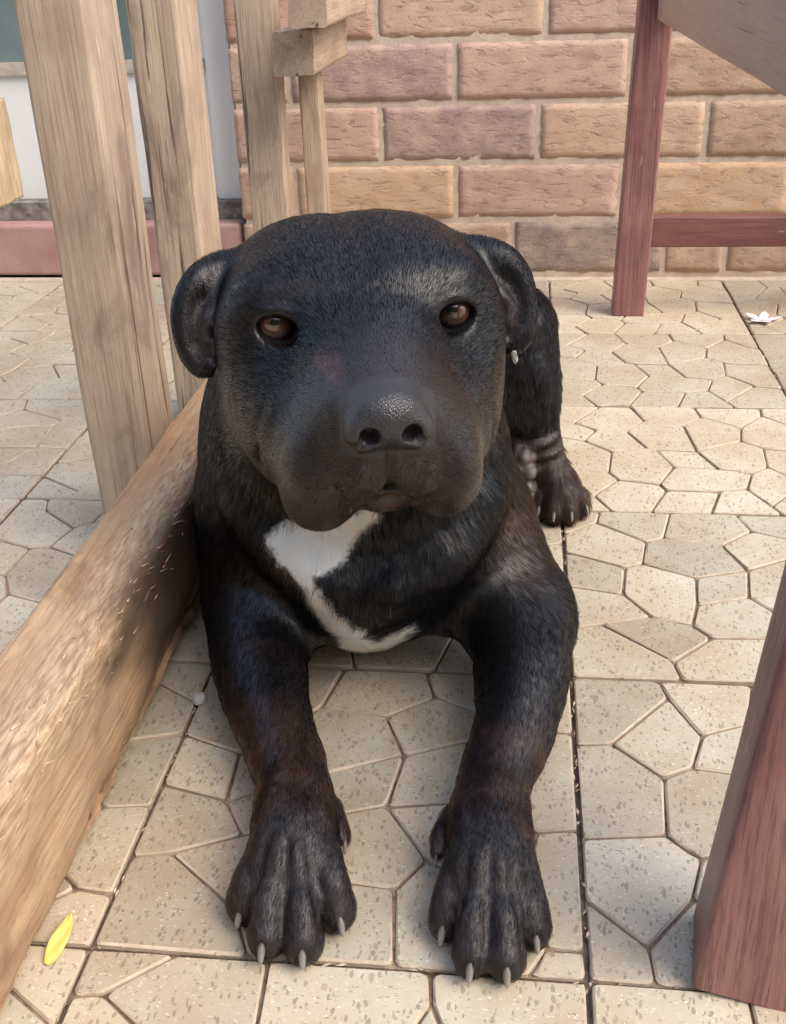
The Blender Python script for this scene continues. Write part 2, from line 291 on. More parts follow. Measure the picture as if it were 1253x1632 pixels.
# ------------------------------------------------------------------ door, sill and red step at the left of the wall
wp = NT('white_paint'); k = wp.noise(wp.mapping((1, 1, 1)), 14, 5, .6); wp.color(wp.mix(wp.ramp(k, [(.4, 0.), (.8, .35)]), (.80, .81, .80), (.66, .66, .63))); wp.rough(.45)
gl = NT('teal_glass'); gl.color(gl.mix(gl.ramp(gl.noise(gl.mapping((1, 1, 1)), 5, 3), [(.3, 0.), (.7, 1.)]), (.11, .165, .17), (.20, .265, .265))); gl.rough(.06); gl.b.inputs['Specular IOR Level'].default_value = .7
al = NT('door_rail_metal'); al.color(al.mix(al.ramp(al.noise(al.mapping((1, 1, 1)), 60, 4), [(.4, 0.), (.7, .8)]), (.52, .47, .40), (.30, .24, .18))); al.rough(.5)
dk = NT('dark_threshold'); dk.color(dk.mix(dk.ramp(dk.noise(dk.mapping((1, 1, 1)), 60, 4), [(.4, 0.), (.7, 1.)]), (.13, .115, .10), (.33, .29, .25))); dk.rough(.8)
rc = NT('red_cement'); co = rc.mapping((1, 1, 1)); k = rc.noise(co, 9, 5, .6)
rc.color(rc.mix(rc.ramp(k, [(.35, 0.), (.7, 1.)]), (.38, .205, .185), (.52, .36, .32))); rc.rough(.55); rc.bump(rc.noise(co, 300, 4), .3, .002)
DY = 2.045
step = slab('door_step', -1.60, WX0-.003, WY+.004, WY+.30, .0012, .098, rc.m); tag(step, 'low red cement step below the white door', 'step')
bv = step.modifiers.new('round', 'BEVEL'); bv.width = .008; bv.segments = 3
door = empty('white_door', (-1.05, DY, .1)); tag(door, 'white panelled door with teal glass above, behind the timber posts', 'door')
def dpart(name, *a, p=door):
    o = slab(name, *a, p); o.location = -Vector(p.location) if p is door else (0, 0, 0); return o
dpart('threshold', -1.60, WX0-.004, DY-.03, DY+.05, .0985, .131, dk.m)
dpart('panel', -1.55, -.565, DY+.004, DY+.03, .132, .352, wp.m)
dpart('glass_pane', -1.55, -.565, DY+.012, DY+.022, .374, 1.09, gl.m)
dpart('rail', -1.55, -.565, DY-.004, DY+.032, .3525, .3735, al.m)
dpart('stile', -.564, -.520, DY-.012, DY+.04, .132, 1.09, wp.m)
dpart('bead', -.590, -.5645, DY-.002, DY+.02, .374, 1.09, wp.m)
dpart('lintel', -1.60, -.513, DY-.02, DY+.09, 1.0905, 1.14, wp.m)

# ------------------------------------------------------------------ timbers
def wood(name, axis, a, b, dark, scr, rough=.75, fibre=1.0, crack=.345, stain=.55):
    w = NT(name); s_ = [1, 1, 1]; s_[axis] = .07; fine_ = [1, 1, 1]; fine_[axis] = .025
    v1 = w.mapping(tuple(s_)); v2 = w.mapping(tuple(fine_)); vi = w.mapping((1, 1, 1))
    g1 = w.noise(v1, 60, 6, .65, .4); g2 = w.noise(v2, 420, 4, .7); g3 = w.noise(vi, 11, 4, .6); cr = w.noise(v2, 95, 5, .6, .3); sc_ = w.noise(w.mapping(tuple(.18 if q == axis else 1 for q in range(3)), rot=(.12, .1, .15)), 120, 2, .5)
    c_ = w.mix(w.ramp(g1, [(.28, 0.), (.72, 1.)]), a, b)
    c_ = w.mix(w.ramp(g3, [(.45, 0.), (.75, .6)]), c_, dark)
    st_ = w.noise(w.mapping(tuple(.35 if q == axis else 1 for q in range(3)), 'Position'), 16, 5, .65, .8)
    c_ = w.mix(w.ramp(st_, [(.54, 0.), (.70, stain)]), c_, tuple(.6*x for x in dark))
    c_ = w.mix(w.math('MULTIPLY', w.ramp(g2, [(.40, 1.), (.50, 0.)]), .62*fibre), c_, dark)
    c_ = w.mix(w.ramp(cr, [(crack-.045, .85), (crack+.008, 0.)]), c_, tuple(.25*x for x in dark))
    c_ = w.mix(w.ramp(sc_, [(.70, 0.), (.76, .6)]), c_, scr)
    w.color(c_); w.rough(rough); w.bump(w.math('ADD', w.math('MULTIPLY', g2, .6), w.math('ADD', w.ramp(cr, [(crack-.06, 0.), (crack+.02, 1.)]), w.math('MULTIPLY', g1, .5))), .55, .0016); return w.m
GREYA, GREYB, GREYD, GREYS = (.40, .30, .22), (.56, .445, .33), (.29, .20, .15), (.64, .53, .40)
WZ = wood('weathered_post', 2, GREYA, GREYB, GREYD, GREYS, crack=.395, stain=.85); WYm = wood('weathered_rail', 1, GREYA, GREYB, GREYD, GREYS)
WBm = wood('worn_beam', 1, (.36, .215, .115), (.56, .39, .23), (.235, .125, .07), (.70, .53, .34), fibre=.9, stain=.8)
WR = wood('red_brown_wood', 2, (.215, .092, .084), (.36, .180, .160), (.12, .048, .045), (.45, .29, .25), .42, stain=.2); WRx = wood('red_brown_rail', 0, (.17, .062, .055), (.27, .115, .098), (.10, .034, .032), (.42, .26, .22), .42, stain=.2)
WA = wood('tan_panel_wood', 1, (.48, .34, .26), (.56, .41, .33), (.42, .28, .22), (.58, .45, .37), .5, stain=.1)
def add_wear(mat):
    t = mat.node_tree; b = t.nodes['Principled BSDF']; src = b.inputs['Base Color'].links[0].from_socket
    at = t.nodes.new('ShaderNodeAttribute'); at.attribute_name = 'wear'
    tc = t.nodes.new('ShaderNodeTexCoord'); mp = t.nodes.new('ShaderNodeMapping'); mp.inputs['Scale'].default_value = (1, .17, 1); mp.inputs['Rotation'].default_value = (.25, 0, .3); t.links.new(tc.outputs['Object'], mp.inputs[0])
    n = t.nodes.new('ShaderNodeTexNoise'); n.inputs['Scale'].default_value = 380; n.inputs['Detail'].default_value = 5; t.links.new(mp.outputs[0], n.inputs[0])
    r = t.nodes.new('ShaderNodeValToRGB'); r.color_ramp.elements[0].position = .36; r.color_ramp.elements[0].color = (.31, .19, .11, 1); r.color_ramp.elements[1].position = .66; r.color_ramp.elements[1].color = (.55, .40, .255, 1); t.links.new(n.outputs[0], r.inputs[0])
    x = t.nodes.new('ShaderNodeMix'); x.data_type = 'RGBA'; t.links.new(at.outputs['Fac'], x.inputs[0]); t.links.new(src, x.inputs[6]); t.links.new(r.outputs[0], x.inputs[7])
    ag = t.nodes.new('ShaderNodeAttribute'); ag.attribute_name = 'dog_side_shade'; y = t.nodes.new('ShaderNodeMix'); y.data_type = 'RGBA'; t.links.new(ag.outputs['Fac'], y.inputs[0]); t.links.new(x.outputs[2], y.inputs[6]); y.inputs[7].default_value = (.075, .042, .026, 1)  # mixes painted shade into the beam colour
    t.links.new(y.outputs[2], b.inputs['Base Color'])
def timber(name, p0, p1, w, d, mat, parent, xdir=(1, 0, 0), amp=.0012, r=.004, seed=0, n=40, taper=1.0, wear=None, side=6):
    """square timber from p0 to p1 (its axis), w wide along xdir and d deep, edges rounded and surface uneven"""
    p0, p1 = Vector(p0), Vector(p1); ax = (p1-p0).normalized(); X = Vector(xdir); X = (X-ax*X.dot(ax)).normalized(); Yv = ax.cross(X); L = (p1-p0).length
    per = []
    for (cx, cy, a0) in ((w/2-r, d/2-r, 0), (-w/2+r, d/2-r, 90), (-w/2+r, -d/2+r, 180), (w/2-r, -d/2+r, 270)):
        for q in (0, 30, 60, 90): t = math.radians(a0+q); per.append((cx+r*math.cos(t), cy+r*math.sin(t), math.cos(t), math.sin(t)))
        nxt = {0: (-1, 0), 90: (0, -1), 180: (1, 0), 270: (0, 1)}[a0]; span = (w if nxt[0] else d)-2*r; lx, ly = per[-1][:2]
        for q in range(1, side): per.append((lx+nxt[0]*span*q/side, ly+nxt[1]*span*q/side, per[-1][2] if q > 1 else math.cos(math.radians(a0+90)), per[-1][3] if q > 1 else math.sin(math.radians(a0+90))))
    v, f = [], []; m_ = len(per)
    for i in range(n+1):
        t = i/n; sc_ = 1+(taper-1)*t
        for (x, y, nx_, ny_) in per:
            h = amp*(mnoise.fractal(Vector((x*30+seed, y*30, t*L*6)), .8, 2, 3)+.5*mnoise.noise(Vector((x*160+seed, y*160, t*L*9))))
            if wear: h -= wear(x, y, t*L)
            P = p0+ax*(t*L)+X*(x*sc_+nx_*h)+Yv*(y*sc_+ny_*h); v.append(P)
    for i in range(n):
        for k_ in range(m_): f.append((i*m_+k_, i*m_+(k_+1) % m_, (i+1)*m_+(k_+1) % m_, (i+1)*m_+k_))
    f.append(tuple(range(m_))[::-1]); f.append(tuple(range(n*m_, n*m_+m_)))
    return link_mesh(name, v, f, mat, parent, True)
def smooth_by_angle(o):
    me = o.data
    bm2 = bmesh.new(); bm2.from_mesh(me)
    for e in bm2.edges:
        if len(e.link_faces) == 2 and e.calc_face_angle(0) > 1.0: e.smooth = False
    bm2.to_mesh(me); bm2.free()
tt = empty('timber_table', (-.33, 1.0, 0)); tag(tt, 'rough weathered timber table frame with square posts and a worn foot beam beside the dog', 'table')
def tpart(name, *a, parent=tt, **k_):
    o = timber(name, *a, parent, **k_); o.location = -Vector(parent.location); smooth_by_angle(o); return o
tpart('post', (-.378, .962, .0006), (-.378, .962, .72), .057, .085, WZ, amp=.0014, r=.004, seed=1)
tpart('post', (-.393, 1.268, .0006), (-.393, 1.268, .72), .054, .085, WZ, amp=.0014, r=.004, seed=4)
tpart('post', (-.386, 1.690, .0006), (-.386, 1.690, .72), .056, .052, WZ, amp=.0012, r=.003, seed=9)
tpart('brace', (-.322, 1.735, .0006), (-.322, 1.735, .395), .030, .045, WZ, amp=.001, r=.003, seed=12)
def wear_beam(x, y, s_):
    # x to the right, y up: the upper right edge is chewed and rubbed away, splinters along it
    e = max(0, 1-math.hypot(max(0, .033-x), max(0, .0625-y))/.036)
    q = .75+.9*mnoise.noise(Vector((s_*8, 1.7, 0)))+.5*mnoise.noise(Vector((s_*27, x*40, y*40)))
    dip = math.exp(-((s_-.66)/.10)**2)*.012*max(0, min(1, (y-.01)/.04))
    bite = max(0, mnoise.noise(Vector((s_*34, x*60, y*60)))-.12)*.020*min(1, e*2.2)
    return e*e*max(0, q)*.024+dip+bite+(.0010+.0016*e)*mnoise.noise(Vector((s_*75, x*170, y*170)))
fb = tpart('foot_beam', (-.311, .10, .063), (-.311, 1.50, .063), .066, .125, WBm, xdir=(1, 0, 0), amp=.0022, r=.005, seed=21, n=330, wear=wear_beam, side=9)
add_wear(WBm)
wv, gv = [], []
for q in fb.data.vertices:
    x, y, s_ = q.co.x+fb.location.x+tt.location.x+.311, q.co.z-.063, q.co.y+fb.location.y+tt.location.y-.10
    e = max(0, 1-math.hypot(max(0, .030-x), max(0, .058-y))/.050)
    wv.append(max(0, min(1, e*1.5+.5*mnoise.noise(Vector((s_*14, x*40, y*40)))*(1 if e > 0 else .7)-.05)))
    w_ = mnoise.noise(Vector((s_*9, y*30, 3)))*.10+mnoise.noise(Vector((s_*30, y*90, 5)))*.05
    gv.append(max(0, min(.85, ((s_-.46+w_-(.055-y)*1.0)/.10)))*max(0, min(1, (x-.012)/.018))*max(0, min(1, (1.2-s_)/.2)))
ga_ = fb.data.attributes.new('dog_side_shade', 'FLOAT', 'POINT'); ga_.data.foreach_set('value', gv)  # shade beside the dog, painted dark on the beam's right face
wa_ = fb.data.attributes.new('wear', 'FLOAT', 'POINT'); wa_.data.foreach_set('value', wv)
sv, sf = [], []; srng = np.random.default_rng(9)
cand = [q for q, w_ in zip(fb.data.vertices, wv) if w_ > .55 and q.co.y+fb.location.y+tt.location.y < 1.1]
for k_ in range(420):
    q = cand[int(srng.integers(len(cand)))]; d = Vector((srng.normal(.10, .25), 1, srng.normal(-.05, .22))).normalized(); L_ = srng.uniform(.004, .016); w_ = srng.uniform(.0003, .0009); sd_ = d.cross(q.normal).normalized()
    a_ = q.co-d*L_*.5-q.normal*.0003; b_ = q.co+d*L_*.5+q.normal*srng.uniform(.0002, .0016); o_ = len(sv)
    sv += [a_-sd_*w_, a_+sd_*w_, a_+q.normal*w_, b_]; sf += [(o_, o_+3, o_+2), (o_+2, o_+3, o_+1), (o_+1, o_+3, o_), (o_, o_+2, o_+1)]
spm = NT('splinter'); spm.color(spm.ramp(spm.noise(spm.mapping((1, 1, 1)), 90, 2), [(.35, (.34, .21, .12)), (.65, (.68, .53, .35))])); spm.rough(.8)
so = link_mesh('splinters', sv, sf, spm.m, tt); so.location = fb.location; tag(so, kind='stuff')
tpart('rail', (-.312, 1.560, .415), (-.312, 1.86, .415), .056, .056, WYm, amp=.0016, r=.005, seed=31)
tpart('rail', (-.278, 1.500, .475), (-.278, 1.86, .475), .050, .052, WYm, amp=.0016, r=.005, seed=37)
lg = timber('timber_offcut', (-.838, 1.66, .205), (-.838, 1.66, .352), .10, .09, wood('pale_offcut', 2, (.50, .39, .24), (.66, .54, .36), (.25, .17, .10), (.7, .6, .45)), None, amp=.004, r=.012, seed=44); lg.name = 'timber_block'
tag(lg, 'pale weathered timber block at the picture edge before the white door', 'timber')

rt = empty('red_table', (.17, 1.1, 0)); tag(rt, 'reddish brown wooden table frame with square legs and tan side panel', 'table')
def rpart(name, *a, **k_): return tpart(name, *a, parent=rt, **k_)
rpart('leg', (.169, 1.760, .0008), (.182, 1.760, .55), .049, .046, WR, amp=.0005, r=.003, seed=51)
rpart('leg', (.142, .471, .0008), (.200, .484, .55), .066, .060, WR, amp=.0006, r=.004, seed=53, xdir=(1, -.15, 0), taper=1.15)
rpart('leg', (.66, 1.760, .0008), (.66, 1.760, .55), .049, .046, WR, amp=.0005, r=.003, seed=55)
rpart('leg', (.66, .470, .0008), (.66, .480, .55), .066, .064, WR, amp=.0005, r=.003, seed=57)
rpart('stretcher', (.1945, 1.762, .131), (.636, 1.762, .131), .028, .047, WRx, xdir=(0, 1, 0), amp=.0005, r=.003, seed=59)
rpart('side_panel', (.192, .53, .492), (.192, 1.735, .492), .022, .116, WA, xdir=(1, 0, 0), amp=.0004, r=.003, seed=61)

# unseen hedge-shaped blocker, added to darken the low sky that the black coat mirrors
hm = NT('sky_blocker_green'); hn = hm.noise(hm.mapping((1, 1, 1)), 9, 5); hm.color(hm.mix(hn, (.02, .035, .012), (.06, .085, .03))); hm.rough(.8)
hv, hf_ = [], []
path = [(9, -4.2), (3, -4.2), (-2, -4.2), (-5.2, -3.6), (-5.4, -.5), (-5.4, 1.6)]
hp_ = []
for (a, b) in zip(path[:-1], path[1:]):
    for t in np.linspace(0, 1, 14)[:-1]: hp_.append((a[0]+(b[0]-a[0])*t, a[1]+(b[1]-a[1])*t))
prof = [(-.45, 0), (-.55, 1.5), (-.48, 2.9), (-.2, 3.4), (.2, 3.4), (.48, 2.9), (.55, 1.5), (.45, 0)]
for i, (x, y) in enumerate(hp_):
    q = hp_[min(i+1, len(hp_)-1)]; p = hp_[max(i-1, 0)]; dx, dy = q[0]-p[0], q[1]-p[1]; L_ = math.hypot(dx, dy); nx_, ny_ = -dy/L_, dx/L_
    for (o_, z) in prof:
        w_ = .18*mnoise.noise(Vector((x*2, y*2, z*2))); hv.append((x+nx_*(o_+w_), y+ny_*(o_+w_), max(0, z+(.25*mnoise.noise(Vector((x*1.5, y*1.5, 7))) if z > 1.5 else 0))-.011))
k_ = len(prof)
for i in range(len(hp_)-1):
    for j in range(k_-1): hf_.append((i*k_+j, i*k_+j+1, (i+1)*k_+j+1, (i+1)*k_+j))
tag(link_mesh('unseen_sky_blocker', hv, hf_, hm.m, None, True), kind='structure')

DOG_RES = .0016
# ------------------------------------------------------------------ the dog: one continuous body grown from an implicit surface
def axis_grid(segs):
    out = []
    for a, b, h in segs: out.append(np.linspace(a, b, max(2, int(round((b-a)/h))+1))[:-1])
    out.append(np.array([segs[-1][1]])); return np.concatenate(out)
FINE = DOG_RES
GX = axis_grid([(-.31, .13, FINE)])
GY = axis_grid([(.42, .80, FINE), (.80, .92, .003), (.92, 1.40, .006)])
GZ = axis_grid([(-.006, .40, FINE)])
D = np.full((len(GX), len(GY), len(GZ)), .05, np.float32)
def sub(lo, hi):
    s = []
    for g, a, b in zip((GX, GY, GZ), lo, hi):
        i, j = int(np.searchsorted(g, a)), int(np.searchsorted(g, b)); s.append(slice(max(0, i), max(i, j)))
    return tuple(s)
def grid_pts(s):
    return (GX[s[0]].astype(np.float32)[:, None, None], GY[s[1]].astype(np.float32)[None, :, None], GZ[s[2]].astype(np.float32)[None, None, :])
FLOWS = []                                                  # hair direction hints: (point, direction, reach)
def combine(s, dp, k, mode):
    d = D[s]
    if mode == 'add':
        if k > 0:
            h = np.maximum(k-np.abs(d-dp), 0)/k; D[s] = np.minimum(d, dp)-h*h*k*.25
        else: D[s] = np.minimum(d, dp)
    else:
        h = np.maximum(k-np.abs(d+dp), 0)/k; D[s] = np.maximum(d, -dp)+h*h*k*.25
def ell(c, r, M=None, k=.03, mode='add'):
    c = np.array(c, float); r = np.array(r, float); M = np.eye(3) if M is None else np.array(M, float)   # columns of M: the axes
    ext = np.sqrt(((M*r)**2).sum(1))+k+.016
    s = sub(c-ext, c+ext); X, Y, Z = grid_pts(s)
    if 0 in D[s].shape: return
    x, y, z = X-c[0], Y-c[1], Z-c[2]
    q = [(x*M[0, i]+y*M[1, i]+z*M[2, i]) for i in range(3)]
    k0 = np.sqrt(sum((q[i]/r[i])**2 for i in range(3)))+1e-9
    k1 = np.sqrt(sum((q[i]/r[i]**2)**2 for i in range(3)))+1e-9
    combine(s, (k0*(k0-1)/k1).astype(np.float32), k, mode)
def cone(a, b, ra, rb, k=.02, mode='add'):
    a = np.array(a, float); b = np.array(b, float); R = max(ra, rb)+k+.016
    s = sub(np.minimum(a, b)-R, np.maximum(a, b)+R)
    if 0 in D[s].shape: return
    X, Y, Z = grid_pts(s); ab = b-a; L2 = (ab@ab)+1e-12
    t = np.clip(((X-a[0])*ab[0]+(Y-a[1])*ab[1]+(Z-a[2])*ab[2])/L2, 0, 1)
    dp = np.sqrt((X-a[0]-t*ab[0])**2+(Y-a[1]-t*ab[1])**2+(Z-a[2]-t*ab[2])**2)-(ra+(rb-ra)*t)
    combine(s, dp.astype(np.float32), k, mode)
def spline(pts, n=5):
    P = np.array(pts, float)
    if len(P) < 3 or n == 1: return P
    Q = np.concatenate([[2*P[0]-P[1]], P, [2*P[-1]-P[-2]]]); out = []
    for i in range(len(P)-1):
        p0, p1, p2, p3 = Q[i:i+4]
        for t in np.arange(n)/n: out.append(.5*(2*p1+(p2-p0)*t+(2*p0-5*p1+4*p2-p3)*t*t+(3*p1-p0-3*p2+p3)*t**3))
    out.append(P[-1]); return np.array(out)
def chain(pts, k=.02, mode='add', n=5):
    P = spline(pts, n); R = P[:, 3].max()+k+.016
    s = sub(P[:, :3].min(0)-R, P[:, :3].max(0)+R)
    if 0 in D[s].shape: return
    X, Y, Z = grid_pts(s); best = None
    for p, q in zip(P[:-1], P[1:]):
        ab = q[:3]-p[:3]; L2 = ab@ab+1e-12
        t = np.clip(((X-p[0])*ab[0]+(Y-p[1])*ab[1]+(Z-p[2])*ab[2])/L2, 0, 1)
        dp = np.sqrt((X-p[0]-t*ab[0])**2+(Y-p[1]-t*ab[1])**2+(Z-p[2]-t*ab[2])**2)-(p[3]+(q[3]-p[3])*t)
        best = dp if best is None else np.minimum(best, dp)
    combine(s, best.astype(np.float32), k, mode)

# head frame: right (image right), forward (out of the face), up
HE = np.array((-.097, .663, .330))
HR = np.array((.970, .243, 0.)); HF = np.array((.243, -.970, 0.)); HU = np.array((0., 0., 1.))
HM = np.stack([HR, HF, HU], 1)
def hp(a, b, c): return HE+HM@np.array((a, b, c))
def rotm(axis, deg):
    return np.array(Matrix.Rotation(math.radians(deg), 3, axis))
def hell(c, r, k=.02, mode='add', rot=None):
    M = HM if rot is None else HM@rot
    ell(hp(*c), r, M, k, mode)
def hchain(pts, k=.01, mode='add'):
    chain([(*hp(*p[:3]), p[3]) for p in pts], k, mode)

# --- trunk
ell((-.160, .99, .140), (.106, .21, .118), k=.04)
ell((-.130, 1.14, .130), (.105, .15, .110), k=.05)
ell((-.100, 1.23, .120), (.100, .11, .100), k=.05)
ell((-.120, .800, .140), (.105, .105, .110), k=.05)           # chest
ell((-.122, .738, .104), (.056, .056, .064), k=.04)           # breastbone
ell((-.198, .815, .140), (.056, .095, .105), k=.04)           # shoulders
ell((-.054, .815, .108), (.048, .090, .084), k=.04)
chain([(-.116, .745, .255, .082), (-.130, .83, .225, .100), (-.145, .92, .19, .105)], .05)   # neck
ell((-.172, .775, .200), (.056, .06, .085), k=.05)            # neck sides
ell((-.077, .775, .190), (.046, .06, .085), k=.05)
# folds of loose skin over the chest
chain([(-.195, .715, .165, .010), (-.165, .692, .135, .014), (-.130, .680, .120, .012)], .03)
chain([(-.025, .735, .165, .010), (-.050, .700, .135, .014), (-.085, .682, .118, .012)], .03)
# --- front legs
for side in (0, 1):
    if side:   # image right
        up = [(-.040, .800, .105, .054), (-.014, .770, .078, .047), (.002, .742, .060, .040)]
        fore = [(.003, .750, .060, .040), (.006, .690, .053, .0360), (.002, .630, .044, .0292), (-.011, .575, .036, .0245), (-.013, .552, .035, .0262), (-.013, .530, .033, .0272), (-.012, .498, .027, .0275)]
    else:
        up = [(-.206, .800, .120, .058), (-.207, .770, .085, .050), (-.205, .742, .062, .041)]
        fore = [(-.204, .750, .058, .042), (-.197, .692, .048, .0378), (-.175, .630, .040, .0292), (-.149, .573, .035, .0248), (-.143, .548, .035, .0268), (-.139, .528, .032, .0282), (-.135, .498, .027, .0285)]
    chain(up, .03); chain(fore, .02)
    e = up[2]; ell((e[0]+(.006 if side else -.010), e[1]+.02, e[2]-.010), (.034, .040, .038), k=.02)
CLAWS = []
def toes(base, tips, r, hind=False):
    for (tx, ty, zk, spread) in tips:
        tip = np.array((tx, ty, .0125)); b = np.array(base)+np.array((spread, 0, 0))
        d = tip-b; d[2] = 0; d /= np.linalg.norm(d)
        mid = b*.42+tip*.58; mid[2] = zk
        fr = tip-d*.011; fr[2] = .0165
        chain([(*b, r*.95), (*mid, r*1.0), (*fr, r*1.03)], .0022)
        ell(tip-d*.0105+np.array((0, 0, .001)), (r*1.0, r*1.1, .0135), k=.003)
        CLAWS.append((tip+d*.002+np.array((0, 0, .0015)), d, hind))
toes((-.135, .514, .031), [(-.1625, .469, .026, -.018), (-.1435, .4445, .030, -.007), (-.1190, .4425, .030, .005), (-.1005, .468, .031, .016)], .0112)
toes((-.012, .514, .031), [(-.0385, .466, .026, -.017), (-.0210, .4410, .030, -.006), (-.0000, .4400, .030, .006), (.0165, .465, .026, .017)], .0112)
for (x0_, y0_, x1_, y1_) in ((-.1545, .455, -.147, .512), (-.1310, .438, -.1365, .512), (-.1090, .452, -.126, .512), (-.0310, .452, -.023, .512), (-.0105, .435, -.012, .512), (.0090, .450, -.001, .512)):
    chain([(x0_, y0_, .022, .0012), (x0_*.6+x1_*.4, y0_*.6+y1_*.4, 4.05e-2, .0030), (x0_*.25+x1_*.75, y0_*.25+y1_*.75, .0540, .0016)], .005, 'sub')
# dew pads on the inner side
chain([(-.119, .548, .030, .008), (-.110, .536, .027, .006), (-.1065, .528, .024, .0042)], .006)
chain([(-.037, .545, .030, .008), (-.044, .532, .026, .006), (-.0455, .522, .023, .0042)], .006)
# --- hind leg on the image right, foot flat on the floor
ell((-.030, 1.13, .135), (.058, .095, .085), k=.04)
chain([(-.012, 1.090, .185, .048), (.002, 1.078, .130, .040), (.018, 1.070, .085, .0245), (.030, 1.064, .050, .0205), (.040, 1.050, .030, .0235), (.046, 1.035, .024, .022)], .018)
for z, x in ((.078, .020), (.066, .026), (.052, .030)):        # skin wrinkles over the hock
    chain([(x-.022, 1.046, z-.003, .003), (x+.002, 1.042, z, .004), (x+.020, 1.055, z+.004, .003)], .006)
toes((.044, 1.055, .026), [(.022, 1.018, .024, -.012), (.037, 1.006, .028, -.004), (.055, 1.008, .028, .004), (.071, 1.024, .024, .012)], .0095, True)
# the other hind foot, sole turned out beside the flank
chain([(-.06, 1.10, .075, .035), (-.025, 1.060, .055, .022), (-.006, 1.048, .048, .017)], .02)
for (x, y, z) in ((.006, 1.040, .066), (.012, 1.036, .050), (.010, 1.034, .034)):
    ell((x, y, z), (.0080, .010, .0080), k=.003)

# --- head
for s in (-1, 1):
    hell((s*.042, -.080, .001), (.046, .072, .041), .03)
    hell((s*.057, -.050, -.049), (.037, .052, .060), .03)      # masseter
    hell((s*.062, -.030, -.016), (.028, .032, .032), .025)     # cheekbone
    hell((s*.049, -.002, -.064), (.034, .054, .044), .03)      # cheek running into the flews
    hell((s*.044, -.020, .016), (.027, .020, .013), .028)      # brow
    hell((s*.024, .043, -.048), (.027, .050, .032), .025)      # muzzle side
    hell((s*.035-.002*(s < 0), .056, -.074), (.0265, .037, .036), .012, rot=rotm('Z', s*-4))
    hell((s*.041, .047, -.090 if s > 0 else -.097), (.020, .026, .019), .012)   # flews
hell((0, -.066, .004), (.052, .074, .041), .03)
hell((0, -.09, -.03), (.075, .08, .06), .03)
hell((0, .048, -.024), (.030, .060, .022), .025)               # muzzle bridge
hell((0, .010, -.012), (.040, .036, .027), .03)
for s in (-1, 1):
    hchain([(s*.064, .030, -.044, .0005), (s*.070, .029, -.062, .001), (s*.074, .022, -.084, .002)], .010, 'sub')    # cheek meets flew
hell((0, .074, -.056), (.034, .026, .026), .012)
for s in (-1, 1): hell((s*.0155, .080, -.064), (.0165, .022, .023), .006)               # front of the muzzle
hell((0, .056, -.088), (.022, .028, .014), .006)               # chin
hell((0, .000, -.078), (.055, .055, .030), .03)                # under the jaw
# nose leather
hell((0, .098, -.0285), (.0220, .0145, .0172), .0025)
hell((0, .091, -.0215), (.0192, .018, .0108), .005)
for s in (-1, 1):
    hell((s*.0145, .0985, -.034), (.0110, .0120, .0125), .003)
for s in (-1, 1):
    hell((s*.0118, .1095, -.0340), (.0060, .013, .0060), .0015, 'sub', rotm('Y', s*-30))     # nostril
    hchain([(s*.0140, .109, -.037, .0034), (s*.0190, .105, -.0415, .0026), (s*.0250, .098, -.0435, .0016)], .002, 'sub')
def front(a, c):
    """where the face surface lies for this place across and up"""
    for b in np.arange(.130, .02, -.0008):
        p = hp(a, b, c); ix = [int(np.clip(np.searchsorted(g, v), 0, len(g)-1)) for g, v in zip((GX, GY, GZ), p)]
        if D[ix[0], ix[1], ix[2]] < 0: return b
    return .09
def groove(path, k, dep=.0004, n=5):
    hchain([(a, front(a, c)+dep, c, r) for a, c, r in path], k, 'sub')
groove([(0, -.0385, .0012), (0, -.046, .0024), (.0003, -.053, .0027), (-.0006, -.060, .0028), (0, -.067, .0030), (0, -.074, .0036)], .0022, .0002)          # philtrum
for s in (-1, 1):                                              # lip line under the flews
    groove([(0, -.074, .0036), (s*.007, -.080, .0036), (s*.014, -.086, .0034), (s*.021, -.093, .0028)], .0025, .0002)
    for (a, c) in ((.016, -.058), (.024, -.062), (.019, -.067), (.029, -.070), (.034, -.060), (.025, -.076), (.036, -.073)):     # whisker bumps
        hell((s*a, front(s*a, c)-.0008, c), (.0016, .0016, .0016), .003)
for s in (-1, 1):                                              # eyelids round the ball
    hell((s*.0565, -.0095, -.0005), (.0158, .0150, .0152), .006)
    hell((s*.0560, .0080, -.0006), (.0134, .0200, .0098), .002, 'sub', rotm('Y', s*-8))
    hchain([(s*.0415, .0035, -.0030, .0022), (s*.049, .0055, .0098, .0027), (s*.0600, .0038, .0112, .0027), (s*.0722, -.0055, .0022, .0020)], .004)
    hchain([(s*.0415, .0030, -.0052, .0018), (s*.051, .0038, -.0116, .0021), (s*.0622, .0015, -.0104, .0020), (s*.0722, -.0055, -.0014, .0016)], .004)
    hchain([(s*.0435, .0070, -.0035, .0022), (s*.036, .0120, -.0085, .0018)], .004, 'sub')   # tear line
hell((0, -.020, .050), (.005, .06, .006), .020, 'sub')          # furrow of the skull
